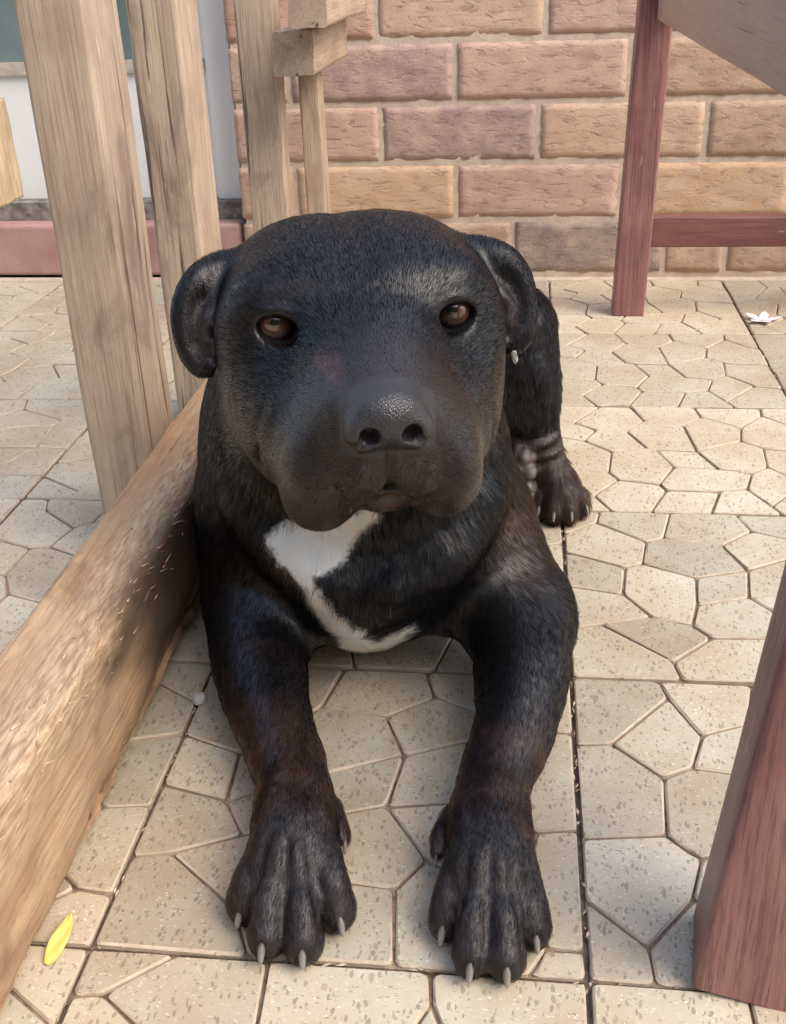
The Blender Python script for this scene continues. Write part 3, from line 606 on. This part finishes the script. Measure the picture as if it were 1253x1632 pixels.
# ears: a thin flap whose outer edge rolls forward into a rim, skin folds inside, tip hanging free
for s in (-1, 1):
    o = -.005 if s < 0 else -.004
    hell((s*.097, -.074, -.009), (.026, .011, .031), .012, rot=rotm('Z', s*28))
    hchain([(s*.074, -.088, .018, .007), (s*.090, -.084, .019, .0082), (s*(.107+o*.6), -.075, .012, .0080), (s*(.119+o), -.066, -.002, .0074), (s*(.122+o), -.058, -.018, .0072),
            (s*(.120+o), -.053, -.031, .0074), (s*(.114+o), -.051, -.0405, .0074), (s*(.107+o), -.054, -.0425, .0060)], .012)
    hchain([(s*.094, -.064, .000, .004), (s*(.102+o*.4), -.057, -.008, .0055), (s*(.106+o*.4), -.055, -.0145, .0045)], .004)
    hchain([(s*(.107+o*.4), -.054, -.0195, .0045), (s*(.105+o*.4), -.053, -.026, .0055), (s*(.100+o*.4), -.056, -.032, .0045)], .004)
    hchain([(s*(.109+o), -.056, .004, .002), (s*(.1145+o), -.048, -.008, .0026), (s*(.1145+o), -.044, -.022, .0022)], .008, 'sub')
    hell((s*.090, -.060, -.045), (.010, .02, .008), .006, 'sub')

D[:, :, :] = np.where(GZ[None, None, :] < .0008, np.maximum(D, (.0008-GZ)[None, None, :].astype(np.float32)), D)   # rests on the floor

def surface_nets(D):
    nx, ny, nz = D.shape
    S = D < 0
    cs = np.zeros((nx-1, ny-1, nz-1), np.int8)
    for i in (0, 1):
        for j in (0, 1):
            for k in (0, 1): cs += S[i:nx-1+i, j:ny-1+j, k:nz-1+k]
    act = np.argwhere((cs > 0) & (cs < 8)); idx = np.full(cs.shape, -1, np.int32)
    idx[act[:, 0], act[:, 1], act[:, 2]] = np.arange(len(act))
    acc = np.zeros((len(act), 3)); cnt = np.zeros(len(act))
    cr = [(i, j, k) for i in (0, 1) for j in (0, 1) for k in (0, 1)]
    for a in range(8):
        for b in range(a+1, 8):
            ca, cb = np.array(cr[a]), np.array(cr[b])
            if abs(ca-cb).sum() != 1: continue
            pa, pb = act+ca, act+cb
            da, db = D[pa[:, 0], pa[:, 1], pa[:, 2]], D[pb[:, 0], pb[:, 1], pb[:, 2]]
            m = (da < 0) != (db < 0); t = np.where(m, da/np.where(m, da-db, 1), 0)
            acc[m] += ca+(cb-ca)*t[m][:, None]; cnt[m] += 1
    loc = act+acc/cnt[:, None]
    V = np.stack([np.interp(loc[:, 0], np.arange(nx), GX), np.interp(loc[:, 1], np.arange(ny), GY), np.interp(loc[:, 2], np.arange(nz), GZ)], 1)
    F = []
    for ax in range(3):
        sl0 = [slice(None)]*3; sl1 = [slice(None)]*3; sl0[ax] = slice(0, -1); sl1[ax] = slice(1, None)
        for flip, (A, B) in ((False, (S[tuple(sl0)], ~S[tuple(sl1)])), (True, (~S[tuple(sl0)], S[tuple(sl1)]))):
            e = np.argwhere(A & B); o1, o2 = [(1, 2), (2, 0), (0, 1)][ax]
            e = e[(e[:, o1] > 0) & (e[:, o2] > 0) & (e[:, o1] < D.shape[o1]-1) & (e[:, o2] < D.shape[o2]-1)]
            q = []
            for da, db in ((1, 1), (0, 1), (0, 0), (1, 0)):
                p = e.copy(); p[:, o1] -= da; p[:, o2] -= db; q.append(idx[p[:, 0], p[:, 1], p[:, 2]])
            q = np.stack(q, 1); F.append(q[:, ::-1] if flip else q)
    F = np.concatenate(F); F = F[(F >= 0).all(1)]
    return V, F
DV, DF = surface_nets(D)
# keep the largest connected skin, relax it a little
lab = np.arange(len(DV))
for _ in range(400):
    m = lab[DF].min(1); new = lab.copy()
    for c in range(4): np.minimum.at(new, DF[:, c], m)
    new = new[new]
    if (new == lab).all(): break
    lab = new
big = np.bincount(lab).argmax(); keepv = lab == big
remap = np.cumsum(keepv)-1; DF = remap[DF[keepv[DF].all(1)]]; DV = DV[keepv]
def relax(V, F, n, f=.5):
    e = np.concatenate([F[:, [0, 1]], F[:, [1, 2]], F[:, [2, 3]], F[:, [3, 0]]]); e = np.concatenate([e, e[:, ::-1]])
    deg = np.bincount(e[:, 0], minlength=len(V))[:, None]
    for _ in range(n):
        s = np.stack([np.bincount(e[:, 0], weights=V[e[:, 1], c], minlength=len(V)) for c in range(3)], 1)
        V = V+f*(s/np.maximum(deg, 1)-V)
    return V
DV = relax(DV, DF, 2)
print('dog verts', len(DV))
# ---- pigment of skin and coat, by place on the body
def sstep(x, a, b):
    t = np.clip((x-a)/(b-a), 0, 1); return t*t*(3-2*t)
def vnoise(P, sc, seed=0):
    """cheap smooth value noise on arrays"""
    Q = P*sc+seed*17.3; I = np.floor(Q).astype(np.int64); f = Q-I; f = f*f*(3-2*f); out = 0
    for dx in (0, 1):
        for dy in (0, 1):
            for dz in (0, 1):
                h = (I[:, 0]+dx)*374761393+(I[:, 1]+dy)*668265263+(I[:, 2]+dz)*2147483647+seed*97
                h = (h ^ (h >> 13))*1274126177; h = ((h ^ (h >> 16)) & 0xffff)/65535.
                out = out+h*np.where(dx, f[:, 0], 1-f[:, 0])*np.where(dy, f[:, 1], 1-f[:, 1])*np.where(dz, f[:, 2], 1-f[:, 2])
    return out
WHITE = np.array([(-.0621, .0449), (-.0532, .0526), (-.0266, .0560), (.002, .0600), (.0167, .0621), (.0217, .0527), (.0059, .0439), (-.0039, .0268), (-.0187, .0171), (-.0290, .0137), (-.0222, .0002), (-.0115, -.016), (.0020, -.0260), (.0150, -.0370), (.0300, -.0325), (.0470, -.0265), (.0495, -.0320), (.0310, -.0430), (.0170, -.0485), (.0040, -.0540), (-.0150, -.0510), (-.0130, -.0370), (-.0305, -.0112), (-.0375, .0092), (-.0552, .0298)])
def in_white(P, jit=(0, 0)):
    q = P-np.array((-.12, .69, .11)); u = q@np.array((.9852, .1713, 0)); v = q@np.array((-.0892, .513, .8537))
    u = u+.004*(vnoise(P, 160, 3)-.5)+.003*(vnoise(P, 420, 5)-.5); v = v+.005*(vnoise(P, 140, 4)-.5)
    u = u+jit[0]; v = v+jit[1]; ins = np.zeros(len(P), bool); n = len(WHITE); j = n-1
    for i in range(n):
        a, b = WHITE[i], WHITE[j]
        c = (a[1] > v) != (b[1] > v)
        ins ^= c & (u < (b[0]-a[0])*(v-a[1])/(np.where(b[1] == a[1], 1e-9, b[1]-a[1]))+a[0]); j = i
    h = (P-HE)@HM
    return ins & (P[:, 1] < .80) & ~((h[:, 1] > -.02) & (h[:, 2] > -.112))
def lerp(a, b, t): return a+(np.array(b)-a)*t[:, None]
def pigment(P):
    h = (P-HE)@HM; a, b, c = h.T
    n1 = vnoise(P, 55, 1); n2 = vnoise(P, 170, 2); n3 = vnoise(P*np.array((1, .35, .5)), 380, 6)
    C = np.tile(np.array((.0050, .0050, .0058)), (len(P), 1))
    head = (sstep(P[:, 2], .19, .23)*(b > -.16)*(np.abs(a) < .14)*(c > -.13))
    muz = head*sstep(b, .022, .062)*sstep(-c, -.010, .020)
    C = lerp(C, (.018, .0115, .0095), muz*(.5+.5*n1))
    brg = head*sstep(b, .040, .070)*sstep(.045-np.abs(a), 0, .02)*sstep(-c, -.02, .0)*sstep(c, -.055, -.03)
    C = lerp(C, (.042, .034, .032), brg*(.15+.4*n1))
    chk = head*sstep(np.abs(a), .045, .075)*sstep(-c, .02, .055)*sstep(b, -.05, .0)
    C = lerp(C, (.030, .013, .009), chk*.3*n1)
    lip = head*sstep(-c, .085, .105)*sstep(b, .02, .05)
    C = lerp(C, (.038, .027, .023), lip*.6)
    flk = head*np.exp(-((a/.020)**2+((c+.052)/.010)**2))*(b > .085); C = lerp(C, (.040, .022, .017), flk*.7)
    mth = head*np.exp(-((a/.014)**2+((b-.095)/.02)**2+((c+.088)/.008)**2)); C = lerp(C, (.085, .045, .028), mth*.9)
    phl = head*np.exp(-(a/.0020)**2)*(b > .085)*(c < -.037)*(c > -.080); C = lerp(C, (.0015, .001, .001), phl)
    lipl = head*np.exp(-((c+.072+.95*np.abs(a))/.0022)**2)*(np.abs(a) < .022)*(b > .08); C = lerp(C, (.002, .001, .001), lipl*.9)
    ear = head*sstep(np.abs(a), .094, .100)*np.exp(-(((np.abs(a)-.103)/.010)**2+((c+.016)/.018)**2))*sstep(b, -.075, -.055)
    C = lerp(C, (.055, .044, .043), ear*.8)
    eyer = head*np.exp(-(((np.abs(a)-.0565)/.019)**2+(b/.016)**2+((c)/.012)**2)); C = lerp(C, (.005, .005, .006), eyer*.6)
    leg = sstep(.640-P[:, 1], 0, .05)*sstep(.10-P[:, 2], 0, .03)*(P[:, 1] < .7)
    C = lerp(C, (.040, .020, .015), leg*(.25+.65*sstep(n1, .3, .7))*(.6+.4*n2))
    paw = sstep(.525-P[:, 1], 0, .02)*(P[:, 2] < .08)
    C = lerp(C, (.018, .017, .018), paw*.75)
    C = lerp(C, (.045, .040, .040), paw*.5*sstep(n3, .55, .9))
    upl = np.exp(-(((P[:, 0]+.185)/.03)**2+((P[:, 1]-.66)/.03)**2)); C = lerp(C, (.03, .014, .010), upl*.4*n1)
    sh = np.exp(-(((P[:, 0]-.002)/.022)**2+((P[:, 1]-.755)/.035)**2+((P[:, 2]-.128)/.030)**2)); C = lerp(C, (.075, .036, .021), sh*.7*(.3+.6*n1))
    sh = np.exp(-(((P[:, 0]+.235)/.03)**2+((P[:, 1]-.72)/.03)**2+((P[:, 2]-.105)/.022)**2)); C = lerp(C, (.03, .015, .011), sh*.5)
    hl = sstep(P[:, 1], .98, 1.0)*sstep(.10-P[:, 2], 0, .03); C = lerp(C, (.050, .027, .020), hl*.65*(.5+.5*n1))
    pad = (P[:, 1] > 1.0)*(P[:, 0] < .0185)*(P[:, 0] > -.004)*(P[:, 1] < 1.044)*sstep(P[:, 2], .014, .02)*(P[:, 2] < .078)
    C = lerp(C, (.13, .105, .10), pad*.8)
    sc = head*np.exp(-(((a+.030)/.007)**2+((c+.008)/.008)**2))*sstep(b, .03, .05); C = lerp(C, (.11, .055, .046), sc*n2)
    for (sa, sb_, scz, w) in ((-.034, .012, -.014, .002), (.034, .012, -.014, .002)): pass
    return C, h, head
def nose_mask(h): return (np.abs(h[:, 0]) < .0275)*sstep(h[:, 1], .083, .090)*sstep(h[:, 2], -.052, -.046)*sstep(-h[:, 2], .003, .009)

COL, HH, HEADM = pigment(DV); NOSE = nose_mask(HH)
COL = lerp(COL, (.032, .031, .034), NOSE)
wsoft = np.mean([in_white(DV, RNG.normal(0, .0016, (2, len(DV)))) for _ in range(7)], 0); COL = lerp(COL, (.88, .86, .80), wsoft)
# pores, lip and cheek unevenness in the skin itself
def vertex_normals(V, F):
    n = np.cross(V[F[:, 2]]-V[F[:, 0]], V[F[:, 3]]-V[F[:, 1]]); N = np.stack([sum(np.bincount(F[:, k], weights=n[:, c], minlength=len(V)) for k in range(4)) for c in range(3)], 1)
    return N/np.maximum(np.linalg.norm(N, axis=1), 1e-12)[:, None]
DN = vertex_normals(DV, DF)
DV = DV+DN*((vnoise(DV, 48, 8)-.5)*.0022+(vnoise(DV, 150, 9)-.5)*.0007)[:, None]*(1-.5*HEADM)[:, None]
DV[:, 2] = np.maximum(DV[:, 2], .0006)
DN = vertex_normals(DV, DF)

m = NT('dog_skin')
at = m.n('ShaderNodeAttribute', attribute_name='coat'); an = m.n('ShaderNodeAttribute', attribute_name='nose'); ag = m.n('ShaderNodeAttribute', attribute_name='sheen')
m.color(at.outputs['Color'])
m.rough(ag.outputs['Fac'])
m.b.inputs['Specular IOR Level'].default_value = .55
vo = m.n('ShaderNodeTexVoronoi', i_Scale=900.0); m.l(m.mapping((1, 1, 1)), vo.inputs['Vector'])
nz = m.noise(m.mapping((1, 1, 1)), 900, 3)
hgt = m.mix(an.outputs['Fac'], nz, vo.outputs['Distance'])
m.bump(hgt, .8, .00045)
dog = link_mesh('dog', DV, DF.tolist(), m.m, smooth=True)
ca = dog.data.attributes.new('coat', 'FLOAT_COLOR', 'POINT'); ca.data.foreach_set('color', np.concatenate([COL, np.ones((len(COL), 1))], 1).astype(np.float32).ravel())
na = dog.data.attributes.new('nose', 'FLOAT', 'POINT'); na.data.foreach_set('value', NOSE.astype(np.float32))
pawm = sstep(.535-DV[:, 1], 0, .03)*(DV[:, 2] < .09); hind = sstep(DV[:, 1], .98, 1.0)*sstep(.11-DV[:, 2], 0, .03)
sg = dog.data.attributes.new('sheen', 'FLOAT', 'POINT'); sg.data.foreach_set('value', (.32+.18*pawm+.20*hind+.03*HEADM-.03*NOSE).astype(np.float32))
tag(dog, 'black short-coated dog with white chest patch lying on the paving, front legs stretched forward', 'dog')

# ---- short glossy coat: every hair a curve that lies along the coat's direction
def coat_fields(P, N):
    C, h, head = pigment(P); a, b, c = h.T
    wh = in_white(P, RNG.normal(0, .0013, (2, len(P)))); C[wh] = np.array((.95, .93, .87))
    hd = -HF[None, :]+np.outer(np.sign(a)*.35*sstep(np.abs(a), .01, .05), HR)+np.outer(-.45*sstep(-c, .0, .06)+.25*sstep(c, .0, .03), HU)
    eard = sstep(np.abs(a), .096, .106)*head
    hd = hd*(1-eard)[:, None]+np.outer(eard, -HU*1.0)
    body = np.stack([.25*np.sign(P[:, 0]+.115)*sstep(np.abs(P[:, 0]+.115), .02, .1), np.full(len(P), .3), np.full(len(P), -1.)], 1)
    back = np.array((0., 1., -.35)); wb = sstep(P[:, 1], .80, .92); body = body*(1-wb)[:, None]+wb[:, None]*back
    fore = np.array((0., -1., -.30)); wf = sstep(.115-P[:, 2], 0, .05)*sstep(.745-P[:, 1], 0, .04)
    body = body*(1-wf)[:, None]+wf[:, None]*fore
    wl = sstep(P[:, 1], .98, 1.02)*sstep(P[:, 0], -.04, -.01); body = body*(1-wl)[:, None]+wl[:, None]*np.array((.1, -.45, -1.))
    f = body*(1-head)[:, None]+hd*head[:, None]
    f = f-(f*N).sum(1)[:, None]*N; f /= np.maximum(np.linalg.norm(f, axis=1), 1e-6)[:, None]
    L = .0115*(1-head)+.0050*head
    L = L*(1-.42*wf); L = L*(1-.45*head*sstep(b, .02, .06)); L = np.where((P[:, 1] < .53) & (P[:, 2] < .09), np.minimum(L, .0048), L); L = L*np.where(wh, 1.1, 1)
    L = L*(1-.3*eard)
    den = np.ones(len(P))*(.75+.55*head); den *= 1-.7*sstep(P[:, 1], .9, 1.1)*(P[:, 0] < -.04); den *= (1-nose_mask(h))
    den *= 1+.9*((P[:, 1] < .54) & (P[:, 2] < .09)); den *= 1+.5*eard; den *= np.where((P[:, 2] < .003) | (N[:, 2] < -.93), 0, 1)
    eye = np.minimum(np.linalg.norm(h-np.array((.0565, -.001, -.0005)), axis=1), np.linalg.norm(h-np.array((-.0565, -.001, -.0005)), axis=1))
    den *= sstep(eye, .010, .0150)
    pad = (P[:, 1] > 1.0)*(P[:, 0] < .0185)*(P[:, 0] > -.004)*(P[:, 1] < 1.044)*(P[:, 2] > .014)*(P[:, 2] < .078); den *= 1-pad
    den *= 1-.35*head*sstep(b, .04, .07); den *= 1-head*np.exp(-(a/.0035)**2)*(b > .085)*.95
    return C, f, L, den
N_HAIR = 400000
Q = DV[DF]; area = .5*np.linalg.norm(np.cross(Q[:, 2]-Q[:, 0], Q[:, 3]-Q[:, 1]), axis=1)
fc = Q.mean(1); fn = DN[DF].mean(1); fn /= np.linalg.norm(fn, axis=1)[:, None]
_, _, _, den = coat_fields(fc, fn); pr = area*den; pr /= pr.sum()
pick = RNG.choice(len(DF), N_HAIR, p=pr); uu, vv = RNG.random((2, N_HAIR, 1))
q = Q[pick]; nn = DN[DF[pick]]
w4 = np.stack([(1-uu)*(1-vv), uu*(1-vv), uu*vv, (1-uu)*vv], 1)
root = (q*w4).sum(1); nrm = (nn*w4).sum(1); nrm /= np.linalg.norm(nrm, axis=1)[:, None]
hc, hf, hl_, _ = coat_fields(root, nrm)
clump = np.stack([vnoise(root, 230, 11)-.5, vnoise(root, 230, 12)-.5, vnoise(root, 230, 13)-.5], 1)*.35+RNG.normal(0, .08, (N_HAIR, 3))
hf = hf+clump; hf = hf-(hf*nrm).sum(1)[:, None]*nrm; hf /= np.linalg.norm(hf, axis=1)[:, None]
hl_ = (hl_*RNG.uniform(.7, 1.15, N_HAIR))[:, None]
lift = RNG.uniform(.06, .17, (N_HAIR, 1))
pts = np.stack([root-nrm*.0004, root+hf*hl_*.36+nrm*hl_*lift*.42, root+hf*hl_*.70+nrm*hl_*lift*.62, root+hf*hl_+nrm*hl_*lift*.60], 1)
pts[:, :, 2] = np.maximum(pts[:, :, 2], .0008)
wk = []
for s in (-1, 1):                                           # whiskers on lips, cheeks and brows
    for (a, c, L_) in ((.016, -.058, .022), (.024, -.062, .028), (.019, -.067, .024), (.029, -.070, .030), (.034, -.060, .030), (.025, -.076, .026), (.036, -.073, .032), (.030, -.052, .024), (.012, -.070, .018)):
        p = hp(s*a, front(s*a, c), c); d = HM@np.array((s*(.55+9*abs(a)), .55, -.35+RNG.normal(0, .15))); d /= np.linalg.norm(d)
        wk.append([p, p+d*L_*.35, p+d*L_*.7-HU*L_*.05, p+d*L_-HU*L_*.16])
    for q in range(3):
        p = hp(s*(.046+.006*q), -.001, .0165); d = HM@np.array((s*.3, .5, .75)); wk.append([p, p+d*.006, p+d*.012, p+d*.018])
N_H0 = N_HAIR; pts = np.concatenate([pts, np.array(wk)]); hc = np.concatenate([hc, np.full((len(wk), 3), .006)]); N_HAIR = len(pts)
cu = bpy.data.hair_curves.new('fur'); cu.add_curves([4]*N_HAIR)
cu.attributes['position'].data.foreach_set('vector', pts.astype(np.float32).ravel())
ra = cu.attributes.get('radius') or cu.attributes.new('radius', 'FLOAT', 'POINT')
ra.data.foreach_set('value', np.tile(np.array((.00007, .000065, .00005, .000015), np.float32), N_HAIR))
hc = np.where(hc > .5, hc, hc*RNG.uniform(.7, 1.35, (N_HAIR, 1)))
cc = cu.attributes.new('coat', 'FLOAT_COLOR', 'CURVE'); cc.data.foreach_set('color', np.concatenate([np.clip(hc, 0, .97), np.ones((N_HAIR, 1))], 1).astype(np.float32).ravel())
fm = bpy.data.materials.new('fur'); fm.use_nodes = True; ft = fm.node_tree; ft.nodes.clear()
fo = ft.nodes.new('ShaderNodeOutputMaterial'); fh = ft.nodes.new('ShaderNodeBsdfHairPrincipled'); fa = ft.nodes.new('ShaderNodeAttribute'); fa.attribute_name = 'coat'
fh.parametrization = 'COLOR'; ft.links.new(fa.outputs['Color'], fh.inputs['Color'])
fh.inputs['Roughness'].default_value = .20; fh.inputs['Radial Roughness'].default_value = .30; fh.inputs['Random Roughness'].default_value = .15; fh.inputs['IOR'].default_value = 1.17
ft.links.new(fh.outputs[0], fo.inputs['Surface'])
cu.materials.append(fm)
fur = bpy.data.objects.new('fur', cu); col.objects.link(fur); fur.parent = dog

# ---- eyes and claws
em = NT('dog_eye'); tc = em.n('ShaderNodeTexCoord'); sx = em.n('ShaderNodeSeparateXYZ'); em.l(tc.outputs['Object'], sx.inputs[0])
rad = em.math('DIVIDE', em.math('SQRT', em.math('ADD', em.math('MULTIPLY', sx.outputs[0], sx.outputs[0]), em.math('MULTIPLY', sx.outputs[1], sx.outputs[1]))), .0130)
ang = em.n('ShaderNodeMath', operation='ARCTAN2'); em.l(sx.outputs[0], ang.inputs[0]); em.l(sx.outputs[1], ang.inputs[1])
cv = em.n('ShaderNodeCombineXYZ'); em.l(em.math('MULTIPLY', ang.outputs[0], 3.0), cv.inputs[0]); em.l(em.math('MULTIPLY', rad, 2.0), cv.inputs[1])
fib = em.noise(cv.outputs[0], 4, 3)
iris = em.mix(fib, (.045, .019, .013), (.14, .062, .042))
c1 = em.mix(em.ramp(rad, [(.27, 0.0), (.31, 1.0)]), (.004, .003, .003), iris)
c2 = em.mix(em.ramp(rad, [(.78, 0.0), (.86, 1.0)]), c1, (.010, .007, .007))
c3 = em.mix(em.ramp(rad, [(.90, 0.0), (.96, 1.0)]), c2, (.10, .07, .06))
em.color(c3); em.rough(.25); em.b.inputs['Coat Weight'].default_value = 1; em.b.inputs['Coat Roughness'].default_value = .015; em.b.inputs['Coat IOR'].default_value = 1.65
def ball(r, n=24, k=16):
    v = [(0, 0, r)]; f = []
    for i in range(1, k):
        t = math.pi*i/k; bulge = 1+.05*max(0, math.cos(t)-.72)/.28
        for j in range(n): v.append((r*math.sin(t)*math.cos(2*math.pi*j/n)*bulge, r*math.sin(t)*math.sin(2*math.pi*j/n)*bulge, r*math.cos(t)*bulge))
    v.append((0, 0, -r)); L = len(v)-1
    for j in range(n):
        f.append((0, 1+j, 1+(j+1) % n)); f.append((L, L-1-j, L-1-(j+1) % n))
        for i in range(k-2): f.append((1+i*n+j, 1+(i+1)*n+j, 1+(i+1)*n+(j+1) % n, 1+i*n+(j+1) % n))
    v[0] = (0, 0, r*1.05)
    return v, f
for s in (-1, 1):
    v, f = ball(.0130); e = link_mesh('eye', v, f, em.m, dog, True); e.location = hp(s*.0565, -.0095, -.0005)
    e.rotation_euler = (Vector((0.0, 0.0, CAM_Z))-Vector(e.location)).to_track_quat('Z', 'Y').to_euler()
cm = NT('claw'); cz = cm.n('ShaderNodeTexCoord'); cs_ = cm.n('ShaderNodeSeparateXYZ'); cm.l(cz.outputs['Object'], cs_.inputs[0])
cm.color(cm.mix(cm.ramp(cm.math('ADD', cm.math('MULTIPLY', cs_.outputs[0], 70.0), cm.math('MULTIPLY', cm.noise(cz.outputs['Object'], 300, 2), .3)), [(.15, (.035, .03, .03)), (.55, (.13, .115, .105)), (.95, (.30, .26, .22))]), (0, 0, 0), (0, 0, 0)) if False else cm.ramp(cm.math('ADD', cm.math('MULTIPLY', cs_.outputs[0], 70.0), cm.math('MULTIPLY', cm.noise(cz.outputs['Object'], 300, 2), .3)), [(.15, (.07, .064, .062)), (.6, (.15, .138, .132)), (1.0, (.27, .245, .225))]))
cm.rough(.35); cm.b.inputs['Subsurface Weight'].default_value = .15; cm.b.inputs['Subsurface Radius'].default_value = (.002, .0012, .001)
def claw_mesh(L, r):
    v, f = [], []; n, k = 10, 9
    for i in range(k+1):
        t = i/k; x = L*t; z = -.0042*t*t*(L/.014)+.0006*math.sin(t*3); rr = r*(1-t**3.5)**.5*(1-.30*t)+.0003
        for j in range(n): a = 2*math.pi*j/n; v.append((x, rr*.72*math.cos(a), z+rr*1.05*math.sin(a)))
    for i in range(k):
        for j in range(n): f.append((i*n+j, i*n+(j+1) % n, (i+1)*n+(j+1) % n, (i+1)*n+j))
    f.append(tuple(range(k*n, k*n+n))); f.append(tuple(range(n))[::-1])
    return v, f
for (p, d, hind) in CLAWS:
    v, f = claw_mesh(.0105 if hind else .0130, .0029 if hind else .0038)
    c = link_mesh('claw', v, f, cm.m, dog, True); c.location = Vector(p)-Vector(d)*.0062+Vector((0, 0, .0040))
    c.rotation_euler = (0, math.radians(24), math.atan2(d[1], d[0]))
for (p, d) in (((-.1062, .527, .0245), (.15, -1, -.5)), ((-.0458, .522, .0232), (-.15, -1, -.5))):
    d = np.array(d)/np.linalg.norm(d); v, f = claw_mesh(.011, .0026); c = link_mesh('claw', v, f, cm.m, dog, True); c.location = Vector(p)-Vector(d)*.002
    c.rotation_euler = (0, -math.asin(d[2]), math.atan2(d[1], d[0]))

# ------------------------------------------------------------------ small things lying about
def petal_mesh(L, w, curl, n=8, m_=4, fold=.25):
    v, f = [], []
    for i in range(n+1):
        t = i/n; ww = w*math.sin(math.pi*min(1, .08+t*.92))**.7*.5
        for j in range(-m_, m_+1):
            y = ww*j/m_; v.append((L*t, y, curl*t*t+fold*abs(y)*(1-.3*t)+.0006*math.sin(t*9+j)))
    k = 2*m_+1
    for i in range(n):
        for j in range(k-1): f.append((i*k+j, i*k+j+1, (i+1)*k+j+1, (i+1)*k+j))
    return v, f
def thick(o, t=.0004):
    s_ = o.modifiers.new('thickness', 'SOLIDIFY'); s_.thickness = t; s_.offset = 1; return o
pk = NT('pink_petal'); pk.color(pk.mix(pk.noise(pk.mapping((1, 1, 1)), 60, 3), (.80, .60, .68), (.86, .80, .80))); pk.rough(.6); pk.b.inputs['Subsurface Weight'].default_value = .1; pk.b.inputs['Subsurface Radius'].default_value = (.002, .001, .001)
fl = empty('fallen_flower', (.373, 1.712, .0012)); fl.scale = (.9, .9, .7); tag(fl, 'pale pink flower dropped on the paving near the wall', 'flower')
for k_ in range(5):
    v, f = petal_mesh(.030, .015, .006); o = thick(link_mesh('petal', v, f, pk.m, fl, True)); o.rotation_euler = (0, -.12, 2*math.pi*k_/5+.25*math.sin(k_*3)); o.location = (.003*math.cos(2*math.pi*k_/5), .003*math.sin(2*math.pi*k_/5), .001)
v, f = petal_mesh(.02, .004, .003); o = thick(link_mesh('stalk', v, f, pk.m, fl, True), .002); o.rotation_euler = (0, -.5, .9)
yl = NT('yellow_leaf'); yl.color(yl.mix(yl.noise(yl.mapping((1, 1, 1)), 90, 3), (.52, .45, .08), (.66, .60, .18))); yl.rough(.5)
v, f = petal_mesh(.036, .0105, .004); o = thick(link_mesh('yellow_leaf', v, f, yl.m, None, True)); o.location = (-.2740, .434, .0016); o.rotation_euler = (.25, -.02, math.radians(87)); tag(o, 'small bright yellow leaf on the floor against the timber beam', 'leaf')
pw = NT('white_petal'); pw.color(pw.mix(pw.noise(pw.mapping((1, 1, 1)), 200, 2), (.72, .72, .66), (.82, .82, .78))); pw.rough(.5)
v, f = petal_mesh(.0105, .0042, .0015); o = thick(link_mesh('white_petal', v, f, pw.m, None, True)); o.location = (-.0046, .690, .3005); o.rotation_euler = (0, math.radians(78), math.radians(70)); tag(o, 'tiny white petal caught under the dog ear', 'petal')
cr_ = NT('grey_crumb'); cr_.color(cr_.mix(cr_.noise(cr_.mapping((1, 1, 1)), 500, 3), (.42, .40, .36), (.66, .64, .60))); cr_.rough(.9)
def lump(name, loc, r, label, cat, seed, flat=.6):
    bm2 = bmesh.new(); bmesh.ops.create_icosphere(bm2, subdivisions=3, radius=r)
    for q in bm2.verts:
        q.co *= 1+.35*mnoise.noise(q.co*(1.6/r)+Vector((seed, 0, 0))); q.co.z *= flat; q.co.z = max(q.co.z, -r*.3)
    me = bpy.data.meshes.new(name); bm2.to_mesh(me); bm2.free(); me.materials.append(cr_.m); me.polygons.foreach_set('use_smooth', [True]*len(me.polygons))
    o = bpy.data.objects.new(name, me); col.objects.link(o); o.location = (*loc, r*.3+.0004); tag(o, label, cat); return o
lump('mortar_crumb', (-.252, .697), .0065, 'grey white crumb between the timber beam and the dog foreleg', 'crumb', 3)
# dry bits caught in the long joint
db = NT('dry_bits'); db.color(db.ramp(db.noise(db.mapping((1, 1, 1)), 40, 2), [(.35, (.22, .15, .09)), (.6, (.60, .50, .36))])); db.rough(.9)
brng = np.random.default_rng(5); bv_, bf_ = [], []
for k_ in range(420):
    if k_ < 300: x, y = OX+TS*brng.choice((-1, 0, 0, 1))+brng.normal(0, .0016), brng.uniform(.30, 1.9); a = math.pi/2+brng.normal(0, .35)
    else: x, y = brng.uniform(-.7, .6), OY+TS*brng.integers(0, 4)+brng.normal(0, .0016); a = brng.normal(0, .35)
    L_, w_ = brng.uniform(.002, .009), brng.uniform(.0005, .0013); z = brng.uniform(-.003, -.0005); o_ = len(bv_)
    for (u_, s_) in ((-.5, 0), (0, 1), (.5, 0), (0, -1)): bv_.append((x+math.cos(a)*u_*L_-math.sin(a)*s_*w_, y+math.sin(a)*u_*L_+math.cos(a)*s_*w_, z+.0006*(1 if s_ else 0)))
    bv_.append((x, y, z+.0012)); bf_ += [(o_, o_+3, o_+4), (o_+3, o_+2, o_+4), (o_+2, o_+1, o_+4), (o_+1, o_, o_+4)]
tag(link_mesh('dry_bits', bv_, bf_, db.m), 'dry straw and dirt bits caught in the floor joints', 'debris', kind='stuff')
